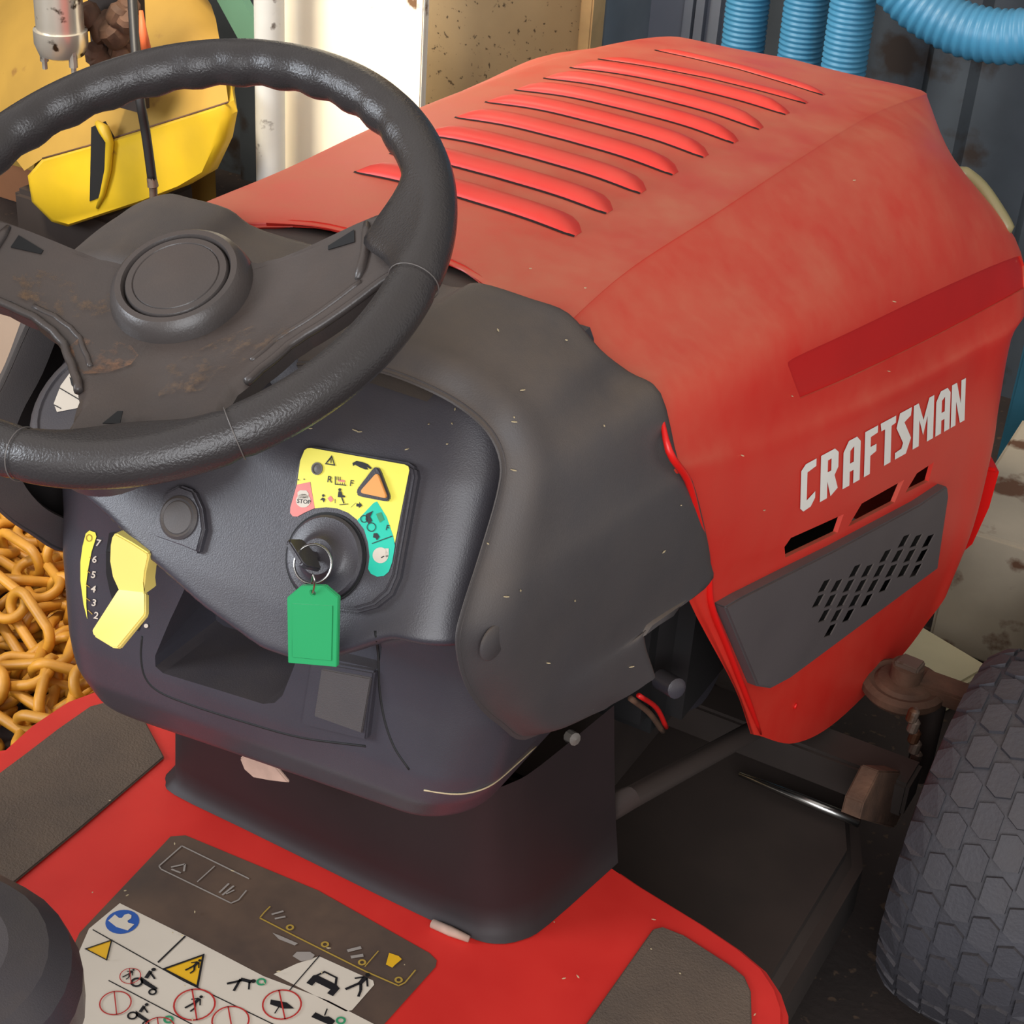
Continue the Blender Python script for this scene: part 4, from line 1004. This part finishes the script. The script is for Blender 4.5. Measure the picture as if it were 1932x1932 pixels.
for px, py, s_ in ((367, 1898, .0185), (532, 1898, .0175), (218, 1895, .014), (246, 1844, .0095), (435, 1928, .0165), (300, 1945, .014)):
    pic('prohibition_sign', px, py, s_, ringp()+[[seg((-.66, .66), (.66, -.66), .07)]], 'decal_red', .0019)
for px, py in ((493, 1855), (643, 1928), (318, 1926)): pic('green_ring', px, py, .0042, ringp(1, .45), 'decal_green', .0017)
gl = []
def ln(pts, w): return [[[IC(*p, 1)(0, 0) for p in seg(a, b_, w)]] for a, b_ in zip(pts, pts[1:])]
DP = lambda *pts: [[[(lambda c: (c.x, c.y))(FP(*p)) for p in pts]]]
def fdec(name, shapes, material, d=.0014): return decal(name, shapes, material, plate_, WF(d))
fdec('label_frame', ln([(300, 1636), (343, 1598), (470, 1660)], 2.4)+ln([(300, 1636), (304, 1642), (436, 1706), (450, 1700), (465, 1682)], 2.4)+ln([(372, 1666), (405, 1636)], 2), 'decal_grey')
pic('pedal_symbol', 338, 1638, .010, [[seg((-.6, -.4), (.2, .6), .18)], [seg((.2, .6), (.7, -.2), .18)], [seg((-.4, -.6), (.6, -.5), .18)]], 'decal_grey', .0014)
pic('pedal_symbol', 428, 1680, .010, [[seg((-.3, -.7), (-.3, .7), .18)], [seg((.1, -.8), (.25, .7), .18)], [seg((.3, -.5), (.6, .3), .14)]], 'decal_grey', .0014)
pic('pedal_symbol', 672, 1800, .011, [[seg((-.7, -.2), (.0, .7), .3)], [seg((-.1, -.6), (.6, .1), .3)]], 'decal_grey', .0014)
pic('pedal_symbol', 528, 1728, .009, [[seg((-.7, -.4), (0, .6), .22)], [seg((-.1, -.7), (.6, .1), .22)]], 'decal_grey', .0014)
fdec('shoe_symbol', DP((552, 1806), (560, 1798), (585, 1798), (594, 1804), (588, 1812), (568, 1816)), 'decal_grey')
fdec('shoe_symbol', DP((514, 1762), (530, 1768), (562, 1782), (556, 1786), (526, 1774)), 'decal_grey')
fdec('gold_frame', ln([(490, 1734), (498, 1724), (510, 1712)], 2.2)+ln([(490, 1734), (560, 1770), (620, 1800), (690, 1835), (752, 1862), (764, 1856), (784, 1832)], 2.6)+ln([(688, 1826), (714, 1796)], 2), 'decal_gold')
for px, py in ((547, 1752), (613, 1784), (683, 1818), (752, 1851)): pic('gold_ring', px, py, .0036, ringp(1, .5), 'decal_gold', .0015)
fdec('gold_box_symbol', DP((734, 1800), (752, 1806), (758, 1812), (746, 1822), (740, 1828), (728, 1822)), 'decal_amber', .0015)
# seat corner in the foreground
st = [(0, 0, 1)]
sx0, sy0 = -.25, -.62
cs_ = U(120, 1800, z=.60)
seat = MB()
def rr_rect(x0, x1, y0, y1, r, z, n=8):
    out = []
    for cx, cy, a0 in ((x1-r, y1-r, 0), (x0+r, y1-r, 90), (x0+r, y0+r, 180), (x1-r, y0+r, 270)):
        out += [Vector((cx+r*math.cos(rad(a0+90*k/n)), cy+r*math.sin(rad(a0+90*k/n)), z)) for k in range(n+1)]
    return out
sl2 = []
for ins, z_ in ((.03, .47), (.008, .485), (0, .51), (0, .535), (.006, .553), (.02, .566), (.045, .572), (.1, .570)):
    sl2.append(rr_rect(-.225+ins, .105-ins, -.65+ins, -.19-ins, max(.01, .10-ins), z_))
n_ = len(sl2[0]); 
for a, b_ in zip(sl2, sl2[1:]): seat.add(a+b_, [(i, (i+1) % n_, (i+1) % n_+n_, i+n_) for i in range(n_)])
seat.add(sl2[0], [tuple(reversed(range(n_)))]); seat.add(sl2[-1], [tuple(range(n_))])
seat.obj('seat_cushion', 'black_plastic', TR_, smooth=True)
MB().box((-.12, -.55, .27), (.02, -.3, .475)).obj('seat_base', 'black_steel', TR_)

# ---------------------------------------------------------------- chassis, engine and deck in the shade
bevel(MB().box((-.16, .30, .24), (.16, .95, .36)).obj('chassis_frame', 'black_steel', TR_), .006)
bevel(MB().box((-.2, .40, .36), (.235, 1.0, .74)).obj('engine_block', 'dark_void', TR_), .03, 3)  # widened and coloured void-black to paint in the darkness under the hood
c = U(1290, 1225, x=.19); MB().lathe([(.0, -.05), (.058, -.05), (.062, -.04), (.062, .02), (.052, .03), (0, .03)], c, (1, 0, 0), 28).obj('air_filter_cover', 'black_plastic', TR_, auto=35)
c = U(1270, 1295, x=.24); MB().lathe([(.010, -.02), (.010, .006), (.006, .008), (0, .008)], c, (1, -.6, .3), 14).obj('drain_plug', 'black_plastic', TR_, auto=35)
MB().tube(cr([U(1190, 1318, x=.21), U(1225, 1345, x=.21), U(1250, 1380, x=.21)], 4), .003, 8).obj('red_lead', 'rust', TR_, smooth=True)
MB().tube(cr([U(1205, 1312, x=.225), U(1238, 1335, x=.225), U(1257, 1372, x=.225)], 4), .0025, 8).obj('red_lead', 'red_band', TR_, smooth=True)
c = U(1108, 1325, x=.25); MB().lathe([(.0065, -.012), (.0065, .004), (.005, .006), (.0035, .004), (0, .004)], c, (1, -.5, .2), 12).obj('bolt', 'steel', TR_, auto=35)
c = U(1080, 1392, x=.2); MB().lathe([(.006, -.005), (.006, .004), (0, .006)], c, (1, -.5, .3), 10).obj('bolt', 'flange_grey', TR_, auto=35)
MB().tube([U(1130, 1530, x=.20), U(1190, 1505, x=.23), U(1440, 1368, x=.27), U(1560, 1302, x=.29)], [.016, .011, .0105, .0105], 12).obj('drag_link', 'black_steel', TR_, auto=40)
dk = [Vector((-.42, .2, 0)), Vector((-.30, .72, 0)), Vector((.10, .82, 0)), Vector((.34, .74, 0)), Vector((.40, .60, 0)), Vector((.40, .30, 0)), Vector((.36, .05, 0)), Vector((-.36, .02, 0))]
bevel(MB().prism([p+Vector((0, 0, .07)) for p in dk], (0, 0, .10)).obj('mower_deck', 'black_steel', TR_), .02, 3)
e0, e1 = U(1395, 1460, z=.185), U(1622, 1552, z=.185)
MB().tube([e0, e0.lerp(e1, .5), e1], [.003, .0055, .006], 10).obj('bright_rod', 'steel', TR_, smooth=True)
# front axle, rusty pivot and bracket
ax0 = Vector((-.42, .66, .20)); ax1 = Vector((.44, .66, .20))
bevel(MB().box((-.42, .64, .20), (.42, .69, .245)).obj('front_axle', 'black_steel', TR_), .004)
c = U(1705, 1295, z=.27)
MB().lathe([(.0, -.01), (.042, -.01), (.047, -.004), (.047, .004), (.040, .008), (.034, .006), (.030, .010), (.018, .012), (.018, .03), (0, .03)], c, (0, 0, 1), 26).obj('steering_pivot', 'rust', TR_, auto=35)
bevel(MB().prism([c+Vector((-.014, -.010, .018)), c+Vector((.014, -.012, .018)), c+Vector((.016, .010, .018)), c+Vector((-.010, .012, .018))], (0, 0, .018)).obj('pivot_nut', 'dirty_steel', TR_), .002)
b0 = U(1785, 1300, z=.28)
bevel(MB().box((b0.x-.03, b0.y-.015, .265), (b0.x+.035, b0.y+.02, .285)).obj('steering_arm', 'rust', TR_), .003)
b1 = U(1700, 1478, z=.24); b2 = U(1668, 1540, z=.17)
bevel(MB().prism([U(1660, 1455, x=.40), U(1735, 1458, x=.41), U(1722, 1490, x=.41), U(1690, 1560, x=.41), U(1680, 1562, x=.405), U(1622, 1545, x=.40), U(1630, 1515, x=.40)], (-.02, 0, 0)).obj('axle_bracket', 'rust', TR_), .003)
for k in range(5):
    q0 = U(1722+k*1.5, 1350+k*20, x=.405); MB().lathe([(.003, -.009), (.006, -.006), (.006, .006), (.003, .009)], q0, (.1, .1, 1), 10).obj('spindle_segment', 'dirty_steel', TR_, auto=35)
q0 = U(1745, 1400, x=.40); MB().lathe([(.014, -.05), (.014, .06)], q0, (0, 0, 1), 12).obj('kingpin', 'black_steel', TR_, auto=35)
# tyre
TC = Vector((.535, .672, .2)); TRd, TW = .2, .088
prof = [(.105, -.070), (.125, -.082), (.155, -.088), (.175, -.084), (.188, -.070), (.195, -.048), (.199, -.02), (.200, 0)]
prof = [(r_, h) for r_, h in prof]+[(r_, -h) for r_, h in reversed(prof[:-1])]
whl = MB().lathe([(a, b_) for a, b_ in prof], TC, (1, 0, 0), 72, ref=(0, 1, 0))
whl = whl.obj('front_tyre', 'tyre', TR_, auto=40)
MB().lathe([(.0, -.03), (.04, -.04), (.06, -.03), (.09, -.035), (.108, -.066), (.108, .066), (.09, .035), (0, .03)], TC, (1, 0, 0), 36).obj('wheel_rim', 'grey_post', whl, auto=40)
def rad_at(h): return interp([(0, .2), (.02, .199), (.048, .195), (.070, .188), (.084, .175)], abs(h))
NB = 30
for col, (h0, h1, ph) in enumerate(((-.085, -.059, .5), (-.056, -.030, 0), (-.028, -.001, .5), (.001, .028, 0), (.030, .056, .5), (.059, .085, 0))):
    b_ = MB(); da = 2*math.pi/NB*.455; sk = .16*da*(1 if col % 2 else -1)
    for zz in (0, 1):
        pts = []
    base = []; topv = []
    outl = [(h0, -da*.75), (h0+(h1-h0)*.55, -da), (h1, -da*.55), (h1, da*.8), (h0+(h1-h0)*.45, da), (h0, da*.6)]
    for h, a in outl:
        for lst, lift in ((base, -.004), (topv, .0042)):
            r_ = rad_at(h)+lift; kk = 1 if lift < 0 else .94
            lst.append(Vector((lerp((h0+h1)/2, h, kk), r_*math.cos(a*kk), r_*math.sin(a*kk))))
    n6 = len(outl); b_.add(base+topv, [tuple(range(n6, 2*n6))]+[(i, (i+1) % n6, (i+1) % n6+n6, i+n6) for i in range(n6)])
    me = bpy.data.meshes.new('tread_block'); me.from_pydata([tuple(p) for p in b_.v], [], b_.f); me.materials.append(MAT['tyre'])
    bm = bmesh.new(); bm.from_mesh(me); bmesh.ops.recalc_face_normals(bm, faces=bm.faces); bm.to_mesh(me); bm.free()
    tinv = world_of(whl).inverted()
    for k in range(NB):
        o = bpy.data.objects.new('tread_block', me); COL.objects.link(o); o.parent = whl; o.matrix_parent_inverse = tinv
        o.location = TC; o.rotation_euler = (2*math.pi*(k+ph)/NB, 0, 0)
# dry leaf caught under the dashboard lip and a twig by the pedestal
lf0 = [U(px, py, y=.10) for px, py in ((452, 1432), (468, 1420), (490, 1424), (520, 1448), (545, 1478), (510, 1474), (478, 1468), (460, 1452))]
o = MB().prism(lf0, (0, .003, .001)).obj('dry_leaf', 'leaf'); bevel(o, .001)
tag(o, 'dry curled leaf caught under the lower lip of the dashboard', 'leaf')
tw0, tw1 = FP(815, 1742, .004), FP(885, 1772, .004)
o = MB().tube([tw0, tw0.lerp(tw1, .5), tw1], [.004, .0045, .003], 8).obj('twig', 'leaf', smooth=True); tag(o, 'short pale twig lying against the dark pedestal on the red footplate', 'twig')

# pale cobweb-dusted lower edge of the dashboard
q_ = [hit(dsk, px, py, .0005) or None for px, py in ((800, 1490), (850, 1497), (890, 1494), (930, 1478), (975, 1440), (1010, 1408))]
q_ = [p for p in q_ if p]
if len(q_) > 2: MB().tube(cr(q_, 4), .0007, 6).obj('dusty_edge', 'web_white', dash, smooth=True)
# dry grass clippings scattered over the mower
gc = MB(); rg = random.Random(11); trees = [(skin, (1000, 300, 1880, 1300), 14, .0012), (cwb, (880, 600, 1300, 1330), 18, .0012), (dsk, (560, 720, 900, 860), 10, .0012), (bvh(plate_), (60, 1500, 1450, 1930), 40, .0036)]
for tr_, (x0, y0, x1, y1), n_, off in trees:
    for k in range(n_):
        px, py = rg.uniform(x0, x1), rg.uniform(y0, y1); h = hit(tr_, px, py, off)
        if not h: continue
        d_ = Vector((rg.uniform(-1, 1), rg.uniform(-1, 1), rg.uniform(-.15, .15))).normalized()*rg.uniform(.0008, .0022); w_ = Vector((-d_.y, d_.x, 0)).normalized()*.0006
        gc.prism([h-d_, h-w_, h+d_, h+w_], (0, 0, .0006))
o = gc.obj('grass_clippings', 'web_white'); o['kind'] = 'stuff'
tag(o, 'tiny dry grass clippings scattered over the red and black mower', 'grass clippings')
